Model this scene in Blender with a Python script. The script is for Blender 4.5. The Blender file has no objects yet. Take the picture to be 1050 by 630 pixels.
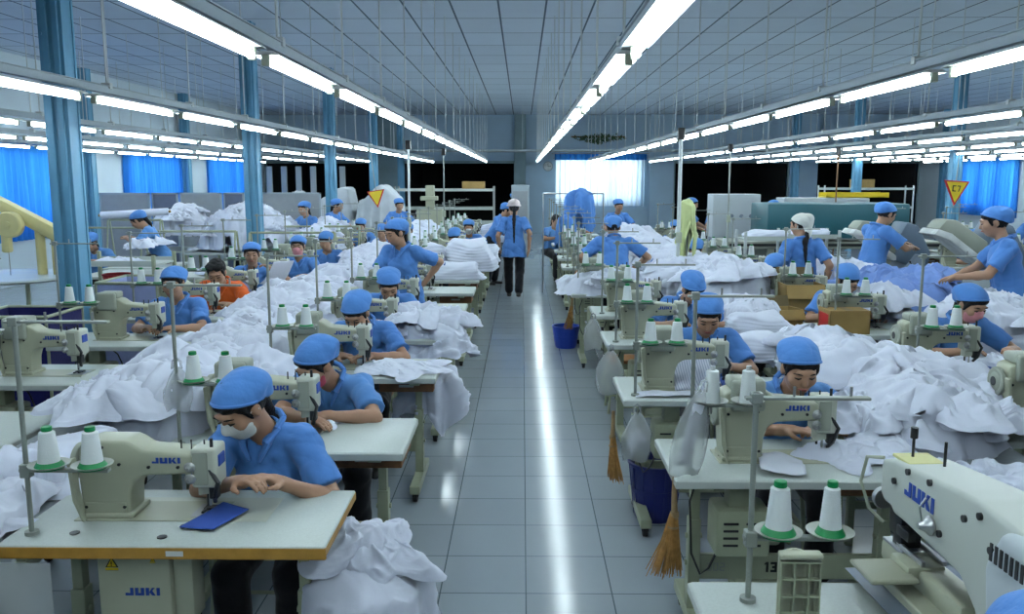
import bpy, bmesh, math, random
import numpy as np
from mathutils import Vector, Matrix, Euler
PI = math.pi
R = math.radians
scene = bpy.context.scene
COL = scene.collection
random.seed(7)

# ------------------------------------------------------------------ materials
def nd(nt, kind, **kw):
    n = nt.nodes.new(kind)
    for k, v in kw.items():
        setattr(n, k, v)
    return n

def mat(name, col, rough=0.5, metal=0.0, spec=0.5, vary=0.0, vscale=8.0, bump=0.0, bscale=60.0, trans=0.0, sheen=0.0, alpha=1.0, dirt=0.0):
    m = bpy.data.materials.new(name)
    m.use_nodes = True
    nt = m.node_tree
    b = nt.nodes['Principled BSDF']
    b.inputs['Base Color'].default_value = (*col, 1)
    b.inputs['Roughness'].default_value = rough
    b.inputs['Metallic'].default_value = metal
    b.inputs['Specular IOR Level'].default_value = spec
    b.inputs['Transmission Weight'].default_value = trans
    b.inputs['Alpha'].default_value = alpha
    if sheen:
        b.inputs['Sheen Weight'].default_value = sheen
    tc = nd(nt, 'ShaderNodeTexCoord')
    if vary:
        n = nd(nt, 'ShaderNodeTexNoise')
        n.inputs['Scale'].default_value = vscale
        n.inputs['Detail'].default_value = 4
        nt.links.new(tc.outputs['Object'], n.inputs['Vector'])
        r = nd(nt, 'ShaderNodeMapRange')
        r.inputs['From Min'].default_value = .3
        r.inputs['From Max'].default_value = .7
        r.inputs['To Min'].default_value = 1 - vary
        r.inputs['To Max'].default_value = 1 + vary
        nt.links.new(n.outputs['Fac'], r.inputs['Value'])
        mx = nd(nt, 'ShaderNodeVectorMath', operation='SCALE')
        mx.inputs[0].default_value = col
        nt.links.new(r.outputs['Result'], mx.inputs['Scale'])
        nt.links.new(mx.outputs['Vector'], b.inputs['Base Color'])
    if bump:
        n2 = nd(nt, 'ShaderNodeTexNoise')
        n2.inputs['Scale'].default_value = bscale
        n2.inputs['Detail'].default_value = 3
        nt.links.new(tc.outputs['Object'], n2.inputs['Vector'])
        bp = nd(nt, 'ShaderNodeBump')
        bp.inputs['Strength'].default_value = bump
        bp.inputs['Distance'].default_value = .01
        nt.links.new(n2.outputs['Fac'], bp.inputs['Height'])
        nt.links.new(bp.outputs['Normal'], b.inputs['Normal'])
    return m

def emit_mat(name, col, strength):
    m = bpy.data.materials.new(name)
    m.use_nodes = True
    nt = m.node_tree
    nt.nodes.clear()
    e = nd(nt, 'ShaderNodeEmission')
    e.inputs['Color'].default_value = (*col, 1)
    e.inputs['Strength'].default_value = strength
    o = nd(nt, 'ShaderNodeOutputMaterial')
    nt.links.new(e.outputs[0], o.inputs['Surface'])
    return m

def cloth_mat(name, col, rough=.85, stripe=None, vary=.06, translucent=0.0, bump=.25, bscale=35):
    m = mat(name, col, rough, spec=.2, vary=vary, vscale=5, bump=bump, bscale=bscale, sheen=.15)
    if translucent:
        nt = m.node_tree
        b = nt.nodes['Principled BSDF']
        t = nd(nt, 'ShaderNodeBsdfTranslucent')
        t.inputs['Color'].default_value = (*col, 1)
        mx = nd(nt, 'ShaderNodeMixShader')
        mx.inputs[0].default_value = translucent
        out = nt.nodes['Material Output']
        nt.links.new(b.outputs[0], mx.inputs[1])
        nt.links.new(t.outputs[0], mx.inputs[2])
        nt.links.new(mx.outputs[0], out.inputs['Surface'])
    return m

def grid_mat(name, col, line, px, py, ox, oy, w, rough, bevel=.0, vary=.04, rvar=.0, spec=.5):
    """tiles px x py metres with joints of width w, in the object's own x and y"""
    m = mat(name, col, rough, spec=spec)
    nt = m.node_tree
    b = nt.nodes['Principled BSDF']
    tc = nd(nt, 'ShaderNodeTexCoord')
    sx = nd(nt, 'ShaderNodeSeparateXYZ')
    nt.links.new(tc.outputs['Object'], sx.inputs[0])
    def edge(sock, p, o):
        a = nd(nt, 'ShaderNodeMath', operation='SUBTRACT'); a.inputs[1].default_value = o
        nt.links.new(sock, a.inputs[0])
        d = nd(nt, 'ShaderNodeMath', operation='DIVIDE'); d.inputs[1].default_value = p
        nt.links.new(a.outputs[0], d.inputs[0])
        f = nd(nt, 'ShaderNodeMath', operation='FRACT'); nt.links.new(d.outputs[0], f.inputs[0])
        s = nd(nt, 'ShaderNodeMath', operation='SUBTRACT'); s.inputs[1].default_value = .5
        nt.links.new(f.outputs[0], s.inputs[0])
        ab = nd(nt, 'ShaderNodeMath', operation='ABSOLUTE'); nt.links.new(s.outputs[0], ab.inputs[0])
        g = nd(nt, 'ShaderNodeMath', operation='GREATER_THAN'); g.inputs[1].default_value = .5 - w / p / 2
        nt.links.new(ab.outputs[0], g.inputs[0])
        fl = nd(nt, 'ShaderNodeMath', operation='FLOOR'); nt.links.new(d.outputs[0], fl.inputs[0])
        return g.outputs[0], fl.outputs[0]
    ex, fx = edge(sx.outputs[0], px, ox)
    ey, fy = edge(sx.outputs[1], py, oy)
    mxx = nd(nt, 'ShaderNodeMath', operation='MAXIMUM')
    nt.links.new(ex, mxx.inputs[0]); nt.links.new(ey, mxx.inputs[1])
    cb = nd(nt, 'ShaderNodeCombineXYZ')
    nt.links.new(fx, cb.inputs[0]); nt.links.new(fy, cb.inputs[1])
    wn = nd(nt, 'ShaderNodeTexWhiteNoise'); nt.links.new(cb.outputs[0], wn.inputs['Vector'])
    ns = nd(nt, 'ShaderNodeTexNoise'); ns.inputs['Scale'].default_value = 3; ns.inputs['Detail'].default_value = 6
    nt.links.new(tc.outputs['Object'], ns.inputs['Vector'])
    ad = nd(nt, 'ShaderNodeMath', operation='ADD')
    nt.links.new(wn.outputs['Value'], ad.inputs[0]); nt.links.new(ns.outputs['Fac'], ad.inputs[1])
    r = nd(nt, 'ShaderNodeMapRange'); r.inputs['From Max'].default_value = 2
    r.inputs['To Min'].default_value = 1 - vary; r.inputs['To Max'].default_value = 1 + vary
    nt.links.new(ad.outputs[0], r.inputs['Value'])
    sc = nd(nt, 'ShaderNodeVectorMath', operation='SCALE'); sc.inputs[0].default_value = col
    nt.links.new(r.outputs['Result'], sc.inputs['Scale'])
    mix = nd(nt, 'ShaderNodeMix', data_type='RGBA')
    nt.links.new(mxx.outputs[0], mix.inputs['Factor'])
    nt.links.new(sc.outputs['Vector'], mix.inputs['A'])
    mix.inputs['B'].default_value = (*line, 1)
    nt.links.new(mix.outputs['Result'], b.inputs['Base Color'])
    rr = nd(nt, 'ShaderNodeMapRange')
    rr.inputs['To Min'].default_value = rough - rvar; rr.inputs['To Max'].default_value = rough + rvar
    nt.links.new(ns.outputs['Fac'], rr.inputs['Value'])
    nt.links.new(rr.outputs['Result'], b.inputs['Roughness'])
    iv = nd(nt, 'ShaderNodeMath', operation='SUBTRACT'); iv.inputs[0].default_value = 1
    nt.links.new(mxx.outputs[0], iv.inputs[1])
    bp = nd(nt, 'ShaderNodeBump'); bp.inputs['Strength'].default_value = .4; bp.inputs['Distance'].default_value = .004
    nt.links.new(iv.outputs[0], bp.inputs['Height'])
    nt.links.new(bp.outputs['Normal'], b.inputs['Normal'])
    return m

M = {}
M['floor'] = grid_mat('floor_tile', (.37, .43, .48), (.12, .16, .18), .4, .4, .02, .18, .006, .15, vary=.07, rvar=.05, spec=.7)
M['ceil'] = grid_mat('ceiling_board', (.70, .80, .91), (.09, .14, .20), .61, 1.22, .3, .25, .026, .9, vary=.08)
M['wall'] = mat('wall_paint', (.50, .68, .84), .8, vary=.06, vscale=1.2)
M['wall_side'] = mat('side_wall_paint', (.58, .70, .80), .8, vary=.05, vscale=1.2)
M['pillar'] = mat('pillar_paint', (.28, .40, .44), .7, vary=.12, vscale=2)
M['column'] = mat('column_paint', (.12, .33, .52), .45, vary=.10, vscale=3)
M['dark'] = mat('dark_store', (.012, .012, .014), .9)  # near-black stands in for the darkness of the unlit store
M['cream'] = mat('machine_enamel', (.44, .46, .345), .35, vary=.03, vscale=6, spec=.5)
M['cream2'] = mat('machine_cover', (.34, .37, .31), .5, vary=.03)
M['head'] = mat('machine_head_white', (.55, .58, .50), .35)
M['frame'] = mat('bench_frame_enamel', (.36, .40, .28), .45, vary=.08, vscale=10)
M['top'] = mat('table_laminate', (.53, .59, .57), .32, vary=.05, vscale=140, spec=.45)
M['edge'] = mat('table_edge_grey', (.50, .55, .53), .45)
M['edgewood'] = mat('table_edge_wood', (.42, .22, .035), .5, vary=.15, vscale=20)
M['wood'] = mat('brown_wood', (.20, .09, .035), .55, vary=.25, vscale=14)
M['greytop'] = mat('grey_worktop', (.22, .25, .28), .4, vary=.06, vscale=60)
M['steel'] = mat('steel', (.45, .46, .46), .3, metal=.9)
M['polem'] = mat('grey_pole', (.30, .33, .30), .4, metal=.4)
M['white_pole'] = mat('white_pole', (.62, .68, .70), .5)
M['black'] = mat('black_plastic', (.012, .012, .014), .4)
M['rubber'] = mat('rubber', (.02, .02, .022), .8)
M['thread'] = mat('white_thread', (.80, .86, .88), .8, bump=.2, bscale=250)
M['green'] = mat('green_plastic', (.0, .22, .06), .4)
M['dish'] = mat('clear_grey_dish', (.40, .42, .38), .3)
M['logo'] = mat('blue_logo', (.015, .06, .35), .5)
M['yellow'] = mat('yellow_paint', (.78, .58, .02), .5)
M['red'] = mat('red_paint', (.55, .02, .02), .5)
M['ink'] = mat('black_ink', (.01, .01, .01), .6)
M['blue_slip'] = mat('blue_cloth_slip', (.02, .07, .35), .7)
M['uniform'] = cloth_mat('uniform_blue', (.092, .25, .64), bump=.35, bscale=28)
M['uniform2'] = cloth_mat('uniform_blue_faded', (.12, .30, .67), bump=.35, bscale=28)
M['cap'] = cloth_mat('cap_blue', (.095, .27, .68), bump=.3, bscale=40)
M['collar'] = cloth_mat('collar_blue', (.095, .255, .66))
M['orange'] = cloth_mat('orange_shirt', (.75, .13, .025))
M['trouser'] = cloth_mat('trouser_black', (.014, .014, .018))
M['skin'] = mat('skin', (.42, .235, .15), .5, vary=.06, vscale=9)
M['lips'] = mat('lips', (.36, .10, .08), .5)
M['eye'] = mat('eye_dark', (.02, .014, .012), .3)
M['hair'] = mat('hair_black', (.007, .006, .007), .6, spec=.25, vary=.4, vscale=60, bump=.5, bscale=120)
M['mask_white'] = cloth_mat('mask_floral', (.72, .75, .76), vary=.25)
M['mask_red'] = cloth_mat('mask_red', (.45, .06, .10), vary=.35)
M['mask_pink'] = cloth_mat('mask_pink', (.72, .30, .34), vary=.2)
M['mask_blue'] = cloth_mat('mask_blue', (.2, .35, .6))
M['mask_green'] = cloth_mat('mask_green_edge', (.02, .22, .08))
M['kerchief'] = cloth_mat('white_kerchief', (.78, .80, .76))
M['hat_white'] = cloth_mat('pink_white_hat', (.75, .66, .66), vary=.25)
M['shirt_white'] = cloth_mat('white_shirting', (.74, .79, .94), rough=.8, vary=.02, bump=.10, bscale=30)
M['shirt_cream'] = cloth_mat('white_shirting_plain', (.76, .80, .92), rough=.8, vary=.02, bump=.1, bscale=30)
M['fabric_blue'] = cloth_mat('pale_blue_shirting', (.20, .33, .72), rough=.8, vary=.05)
M['shoe'] = mat('shoe_black', (.02, .018, .016), .5)
M['sandal'] = mat('sandal_brown', (.25, .15, .09), .6)
M['stool'] = mat('stool_wood', (.28, .13, .05), .5, vary=.2, vscale=12)

# ------------------------------------------------------------------ objects
def link(o):
    COL.objects.link(o)
    return o

def mesh_obj(name, me, m=None, parent=None, smooth=False):
    o = bpy.data.objects.new(name, me)
    if m is not None:
        me.materials.clear()
        me.materials.append(m)
    if smooth:
        me.polygons.foreach_set('use_smooth', [True] * len(me.polygons))
    if parent is not None:
        o.parent = parent
    return link(o)

def thing(name, label, cat, loc=(0, 0, 0), rz=0.0, group=None):
    o = bpy.data.objects.new(name, None)
    o.empty_display_size = .1
    o.location = loc
    o.rotation_euler = (0, 0, rz)
    link(o)
    return tag(o, label, cat, group)

def tag(o, label=None, cat=None, group=None, kind=None):
    if label: o['label'] = label
    if cat: o['category'] = cat
    if group: o['group'] = group
    if kind: o['kind'] = kind
    return o

KIDS = {}
def clone(root, loc=None, rz=None, label=None, group=None, scale=None, rot=None):
    """a thing with copies of its parts and their sub-parts"""
    r = root.copy()
    link(r)
    if loc is not None: r.location = loc
    if rz is not None: r.rotation_euler = (0, 0, rz)
    if rot is not None: r.rotation_euler = rot
    if scale is not None: r.scale = scale if hasattr(scale, '__len__') else (scale,) * 3
    if label: r['label'] = label
    if group: r['group'] = group
    if root.name not in KIDS:
        KIDS[root.name] = [(c, list(c.children)) for c in root.children]
    for ch, gs in KIDS[root.name]:
        c = ch.copy(); link(c); c.parent = r
        for g in gs:
            d = g.copy(); link(d); d.parent = c
    return r

class MB:
    """collects shapes into one mesh"""
    def __init__(self):
        self.bm = bmesh.new()
    def _add(self, tmp, mtx=None, bevel=0, seg=2):
        if bevel:
            bmesh.ops.bevel(tmp, geom=list(tmp.edges), offset=bevel, segments=seg, affect='EDGES', profile=.5, clamp_overlap=True)
        if mtx is not None:
            bmesh.ops.transform(tmp, matrix=mtx, verts=list(tmp.verts))
        bmesh.ops.recalc_face_normals(tmp, faces=list(tmp.faces))
        me = bpy.data.meshes.new('tmp')
        tmp.to_mesh(me); tmp.free()
        self.bm.from_mesh(me)
        bpy.data.meshes.remove(me)
        return self
    def box(self, x0, x1, y0, y1, z0, z1, bevel=0, seg=2, mtx=None):
        t = bmesh.new()
        bmesh.ops.create_cube(t, size=1)
        for v in t.verts:
            v.co = Vector(((x0 + x1) / 2 + v.co.x * (x1 - x0), (y0 + y1) / 2 + v.co.y * (y1 - y0), (z0 + z1) / 2 + v.co.z * (z1 - z0)))
        return self._add(t, mtx, bevel, seg)
    def cyl(self, a, b, r, r2=None, n=16, bevel=0):
        a, b = Vector(a), Vector(b)
        d = b - a
        t = bmesh.new()
        bmesh.ops.create_cone(t, cap_ends=True, segments=n, radius1=r, radius2=r if r2 is None else r2, depth=d.length)
        q = d.to_track_quat('Z', 'Y').to_matrix().to_4x4()
        if bevel:
            es = [e for e in t.edges if all(abs(abs(v.co.z) - d.length / 2) < 1e-6 for v in e.verts) and abs(e.verts[0].co.z - e.verts[1].co.z) < 1e-6]
            bmesh.ops.bevel(t, geom=es, offset=bevel, segments=2, affect='EDGES', profile=.5)
        return self._add(t, Matrix.Translation((a + b) / 2) @ q)
    def prism(self, pts, y0, y1, bevel=0, seg=2, mtx=None):
        """outline pts in x,z pushed along y"""
        t = bmesh.new()
        f = t.faces.new([t.verts.new((x, y0, z)) for x, z in pts])
        e = bmesh.ops.extrude_face_region(t, geom=[f])
        for v in e['geom']:
            if isinstance(v, bmesh.types.BMVert): v.co.y = y1
        return self._add(t, mtx, bevel, seg)
    def lathe(self, prof, n=24, at=(0, 0, 0), mtx=None):
        """profile of (r, z)"""
        t = bmesh.new()
        rings = []
        for r, z in prof:
            if r < 1e-6:
                rings.append([t.verts.new((0, 0, z))])
            else:
                rings.append([t.verts.new((r * math.cos(2 * PI * i / n), r * math.sin(2 * PI * i / n), z)) for i in range(n)])
        for a, b in zip(rings, rings[1:]):
            for i in range(n):
                j = (i + 1) % n
                if len(a) == 1 and len(b) == 1: continue
                if len(a) == 1: t.faces.new((a[0], b[j], b[i]))
                elif len(b) == 1: t.faces.new((a[i], a[j], b[0]))
                else: t.faces.new((a[i], a[j], b[j], b[i]))
        mm = Matrix.Translation(at)
        if mtx is not None: mm = mtx
        return self._add(t, mm)
    def tube(self, pts, r, n=8):
        pts = [Vector(p) for p in pts]
        t = bmesh.new()
        rings = []
        up = Vector((.123, .456, .88)).normalized()
        for i, p in enumerate(pts):
            d = (pts[min(i + 1, len(pts) - 1)] - pts[max(i - 1, 0)]).normalized()
            s = d.cross(up).normalized(); w = d.cross(s)
            rad = r[i] if hasattr(r, '__len__') else r
            rings.append([t.verts.new(p + s * rad * math.cos(2 * PI * k / n) + w * rad * math.sin(2 * PI * k / n)) for k in range(n)])
        for a, b in zip(rings, rings[1:]):
            for i in range(n):
                t.faces.new((a[i], a[(i + 1) % n], b[(i + 1) % n], b[i]))
        t.faces.new(rings[0][::-1]); t.faces.new(rings[-1])
        return self._add(t)
    def ball(self, c, r, sc=(1, 1, 1), n=16):
        t = bmesh.new()
        bmesh.ops.create_uvsphere(t, u_segments=n, v_segments=n // 2 + 2, radius=r)
        return self._add(t, Matrix.Translation(c) @ Matrix.Diagonal((*sc, 1)))
    def poly(self, pts):
        self.bm.faces.new([self.bm.verts.new(p) for p in pts])
        return self
    def build(self, name, m, parent=None, smooth=False, auto=True):
        me = bpy.data.meshes.new(name)
        self.bm.to_mesh(me); self.bm.free()
        o = mesh_obj(name, me, m, parent)
        if smooth:
            me.polygons.foreach_set('use_smooth', [True] * len(me.polygons))
            if auto:
                try:
                    me.set_sharp_from_angle(angle=R(40))
                except Exception:
                    pass
        return o

def np_mesh(name, V, F):
    me = bpy.data.meshes.new(name)
    V = np.asarray(V, dtype=np.float32); F = np.asarray(F, dtype=np.int32)
    me.vertices.add(len(V)); me.vertices.foreach_set('co', V.ravel())
    n = F.shape[1]
    me.loops.add(F.size); me.loops.foreach_set('vertex_index', F.ravel())
    me.polygons.add(len(F))
    me.polygons.foreach_set('loop_start', np.arange(0, F.size, n, dtype=np.int32))
    me.polygons.foreach_set('use_smooth', np.ones(len(F), dtype=bool))
    me.update(calc_edges=True)
    me.validate()
    return me

ORD = ['nearest', 'second', 'third', 'fourth', 'fifth', 'sixth', 'seventh', 'eighth', 'ninth', 'tenth', 'eleventh', 'twelfth', 'thirteenth', 'fourteenth', 'fifteenth', 'sixteenth', 'seventeenth', 'eighteenth', 'nineteenth', 'twentieth', 'twenty-first', 'twenty-second']

# lettering built from strokes; each glyph in a unit box (0..w, 0..1)
def seg(x0, y0, x1, y1, t):
    a, b = Vector((x0, y0)), Vector((x1, y1))
    d = (b - a).normalized(); p = Vector((-d.y, d.x)) * t / 2
    return [a + p, a - p, b - p, b + p]
GLYPH = {
    'J': (.75, lambda t: [[(.45, t / 2 * 0 + .0), (.75, 0), (.75, 1), (.75 - t, 1), (.75 - t, t), (.45, t)], [(0, 0), (.47, 0), (.47, t), (0, t)], [(0, t), (t * .8, t), (t * .8, .34), (0, .34)]]),
    'U': (.85, lambda t: [[(0, 0), (.85, 0), (.85, t), (0, t)], [(0, t), (t, t), (t, 1), (0, 1)], [(.85 - t, t), (.85, t), (.85, 1), (.85 - t, 1)]]),
    'K': (.85, lambda t: [[(0, 0), (t, 0), (t, 1), (0, 1)], [(t, .38), (.58, 1), (.85, 1), (t + .12, .30)], [(t + .05, .52), (t + .30, .58), (.88, 0), (.58, 0)]]),
    'I': (.25, lambda t: [[(0, 0), (t, 0), (t, 1), (0, 1)]]),
    '1': (.4, lambda t: [[(.14, 0), (.14 + t, 0), (.14 + t, 1), (.14, 1)], [(0, .7), (.14, .8), (.14, 1), (0, .85)]]),
    '3': (.6, lambda t: [[(0, 0), (.6, 0), (.6, t), (0, t)], [(0, 1 - t), (.6, 1 - t), (.6, 1), (0, 1)], [(.15, .5 - t / 2), (.6, .5 - t / 2), (.6, .5 + t / 2), (.15, .5 + t / 2)], [(.6 - t, t), (.6, t), (.6, 1 - t), (.6 - t, 1 - t)]]),
    '0': (.6, lambda t: [[(0, 0), (.6, 0), (.6, t), (0, t)], [(0, 1 - t), (.6, 1 - t), (.6, 1), (0, 1)], [(0, t), (t, t), (t, 1 - t), (0, 1 - t)], [(.6 - t, t), (.6, t), (.6, 1 - t), (.6 - t, 1 - t)]]),
    '2': (.6, lambda t: [[(0, 0), (.6, 0), (.6, t), (0, t)], [(0, 1 - t), (.6, 1 - t), (.6, 1), (0, 1)], [(0, .5 - t / 2), (.6, .5 - t / 2), (.6, .5 + t / 2), (0, .5 + t / 2)], [(0, t), (t, t), (t, .5), (0, .5)], [(.6 - t, .5), (.6, .5), (.6, 1 - t), (.6 - t, 1 - t)]]),
    '7': (.6, lambda t: [[(0, 1 - t), (.6, 1 - t), (.6, 1), (0, 1)], [(.6 - t, 1 - t), (.6, 1 - t), (.35, 0), (.35 - t, 0)]]),
    'C': (.65, lambda t: [[(0, 0), (.65, 0), (.65, t), (0, t)], [(0, 1 - t), (.65, 1 - t), (.65, 1), (0, 1)], [(0, t), (t, t), (t, 1 - t), (0, 1 - t)]]),
    '!': (.2, lambda t: [[(0, .35), (t, .35), (t, 1), (0, 1)], [(0, 0), (t, 0), (t, .2), (0, .2)]]),
    ' ': (.4, lambda t: []),
}
def lettering(name, text, h, m, parent, mtx, t=.25, gap=.16, sx=1.0):
    """raised letters on the x,z plane facing -y, centred on the origin of mtx"""
    b = MB(); x = 0; out = []
    for ch in text:
        w, f = GLYPH[ch]
        for p in f(t):
            out.append([(x + a, c) for a, c in p])
        x += w + gap
    x -= gap
    for p in out:
        b.prism([((a - x / 2) * h * sx, (c - .5) * h) for a, c in p], -.0012, .001, mtx=mtx)
    return b.build(name, m, parent)
EXPO = 0.40
SKY = 28.0
# ------------------------------------------------------------------ figures: one smooth surface per body, grown from a distance field
class Field:
    def __init__(self, lo, hi, h):
        self.lo = np.array(lo, dtype=np.float32); self.h = h
        self.n = np.ceil((np.array(hi) - np.array(lo)) / h).astype(int) + 1
        self.f = np.full(self.n, .2, dtype=np.float32)
        self.ax = [self.lo[i] + h * np.arange(self.n[i], dtype=np.float32) for i in range(3)]
    def block(self, blo, bhi):
        a = np.clip(np.floor((np.array(blo) - self.lo) / self.h).astype(int), 0, self.n)
        b = np.clip(np.ceil((np.array(bhi) - self.lo) / self.h).astype(int) + 1, 0, self.n)
        if np.any(b <= a): return None
        s = tuple(slice(a[i], b[i]) for i in range(3))
        X = self.ax[0][s[0]][:, None, None]; Y = self.ax[1][s[1]][None, :, None]; Z = self.ax[2][s[2]][None, None, :]
        return s, X, Y, Z
    def put(self, blk, d, k, op='add'):
        s = blk
        f = self.f[s]
        if op == 'add':
            if k > 0:
                hh = np.clip(.5 + .5 * (f - d) / k, 0, 1)
                self.f[s] = f + (d - f) * hh - k * hh * (1 - hh)
            else:
                self.f[s] = np.minimum(f, d)
        elif op == 'sub':
            self.f[s] = np.maximum(f, -d)
    def cone(self, a, b, r1, r2, k=.02, op='add', infl=0.0):
        a = np.array(a, dtype=np.float32); b = np.array(b, dtype=np.float32)
        r1 += infl; r2 += infl
        m = max(r1, r2) + k + 3 * self.h
        q = self.block(np.minimum(a, b) - m, np.maximum(a, b) + m)
        if q is None: return
        s, X, Y, Z = q
        ba = b - a; l2 = float(ba @ ba) + 1e-9
        px, py, pz = X - a[0], Y - a[1], Z - a[2]
        t = np.clip((px * ba[0] + py * ba[1] + pz * ba[2]) / l2, 0, 1)
        d = np.sqrt((px - t * ba[0]) ** 2 + (py - t * ba[1]) ** 2 + (pz - t * ba[2]) ** 2) - (r1 + (r2 - r1) * t)
        self.put(s, d, k, op)
    def ell(self, c, rad, rot, k=.02, op='add', infl=0.0):
        """rot: 3 x 3, columns are the axes"""
        c = np.array(c, dtype=np.float32); rad = np.array(rad, dtype=np.float32) + infl
        A = np.array(rot, dtype=np.float32)
        ext = np.sqrt(((A * rad[None, :]) ** 2).sum(1)) + k + 3 * self.h
        q = self.block(c - ext, c + ext)
        if q is None: return
        s, X, Y, Z = q
        px, py, pz = X - c[0], Y - c[1], Z - c[2]
        l = [px * A[0, i] + py * A[1, i] + pz * A[2, i] for i in range(3)]
        k0 = np.sqrt(sum((l[i] / rad[i]) ** 2 for i in range(3)))
        k1 = np.sqrt(sum((l[i] / rad[i] ** 2) ** 2 for i in range(3))) + 1e-6
        self.put(s, k0 * (k0 - 1) / k1, k, op)
    def cut(self, p, nrm):
        """remove what lies on the side the normal points to"""
        d = (self.ax[0][:, None, None] - p[0]) * nrm[0] + (self.ax[1][None, :, None] - p[1]) * nrm[1] + (self.ax[2][None, None, :] - p[2]) * nrm[2]
        self.f = np.maximum(self.f, d.astype(np.float32))
    def ripple(self, amp, lo_k, hi_k, seed, n=7, sharp=False):
        g = np.random.RandomState(seed)
        X, Y, Z = self.ax[0][:, None, None], self.ax[1][None, :, None], self.ax[2][None, None, :]
        near = np.abs(self.f) < .04
        acc = np.zeros_like(self.f)
        for _ in range(n):
            v = g.normal(size=3); v /= np.linalg.norm(v); kk = g.uniform(lo_k, hi_k)
            w = g.normal(size=3) * 9
            s_ = np.sin((v[0] * X + v[1] * Y + v[2] * Z) * kk + g.uniform(0, 6.28) + 1.2 * np.sin(w[0] * X + w[1] * Y + w[2] * Z))
            acc += s_ if not sharp else 1.3 * (1 - np.abs(s_)) ** 2 - .5
        self.f = np.where(near, self.f + amp * acc / math.sqrt(n), self.f).astype(np.float32)
    def mesh(self, name):
        f = self.f
        f[0], f[-1], f[:, 0], f[:, -1], f[:, :, 0], f[:, :, -1] = .1, .1, .1, .1, .1, .1
        s = f < 0
        c = np.zeros(np.array(f.shape) - 1, dtype=np.int8)
        for i in (0, 1):
            for j in (0, 1):
                for k in (0, 1):
                    c += s[i:f.shape[0] - 1 + i, j:f.shape[1] - 1 + j, k:f.shape[2] - 1 + k]
        idx = np.argwhere((c > 0) & (c < 8))
        if len(idx) == 0: return None
        ids = np.full(c.shape, -1, dtype=np.int64)
        ids[tuple(idx.T)] = np.arange(len(idx))
        corner = [(i, j, k) for i in (0, 1) for j in (0, 1) for k in (0, 1)]
        vals = {q: f[idx[:, 0] + q[0], idx[:, 1] + q[1], idx[:, 2] + q[2]] for q in corner}
        acc = np.zeros((len(idx), 3)); cnt = np.zeros(len(idx))
        for a in corner:
            for ax in range(3):
                if a[ax]: continue
                b = list(a); b[ax] = 1; b = tuple(b)
                va, vb = vals[a], vals[b]
                cr = (va < 0) != (vb < 0)
                t = np.where(cr, va / np.where(cr, va - vb, 1), 0)
                p = np.tile(np.array(a, dtype=float), (len(idx), 1)); p[:, ax] = t
                acc += p * cr[:, None]; cnt += cr
        V = self.lo + self.h * (idx + acc / cnt[:, None])
        F = []
        for ax in range(3):
            o = [i for i in range(3) if i != ax]
            sl0 = [slice(None)] * 3; sl1 = [slice(None)] * 3
            sl0[ax] = slice(0, -1); sl1[ax] = slice(1, None)
            A, B = s[tuple(sl0)], s[tuple(sl1)]
            e = np.argwhere(A != B)
            e = e[(e[:, o[0]] > 0) & (e[:, o[1]] > 0) & (e[:, o[0]] < c.shape[o[0]]) & (e[:, o[1]] < c.shape[o[1]])]
            q = []
            for d0, d1 in ((1, 1), (0, 1), (0, 0), (1, 0)):
                w = e.copy(); w[:, o[0]] -= d0; w[:, o[1]] -= d1
                q.append(ids[tuple(w.T)])
            q = np.stack(q, 1)
            inside = A[tuple(e.T)]
            flip = inside if ax != 1 else ~inside
            q = np.where(flip[:, None], q, q[:, ::-1])
            F.append(q)
        F = np.concatenate(F)
        F = F[(F >= 0).all(1)]
        return np_mesh(name, V, F)

def rotx(a): c, s = math.cos(a), math.sin(a); return np.array([[1, 0, 0], [0, c, -s], [0, s, c]])
def roty(a): c, s = math.cos(a), math.sin(a); return np.array([[c, 0, s], [0, 1, 0], [-s, 0, c]])
def rotz(a): c, s = math.cos(a), math.sin(a); return np.array([[c, -s, 0], [s, c, 0], [0, 0, 1]])
def unit(v): v = np.array(v, dtype=float); return v / (np.linalg.norm(v) + 1e-9)

def ik(a, t, l1, l2, hint):
    a, t = np.array(a, float), np.array(t, float)
    d = t - a; L = np.linalg.norm(d)
    if L > (l1 + l2) * .995:
        t = a + d / L * (l1 + l2) * .995; d = t - a; L = np.linalg.norm(d)
    x = (l1 * l1 - l2 * l2 + L * L) / (2 * L)
    y = math.sqrt(max(l1 * l1 - x * x, 0))
    u = d / L; h = np.array(hint, float); h = h - u * (h @ u); h = unit(h)
    return a + u * x + h * y, t

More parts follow.
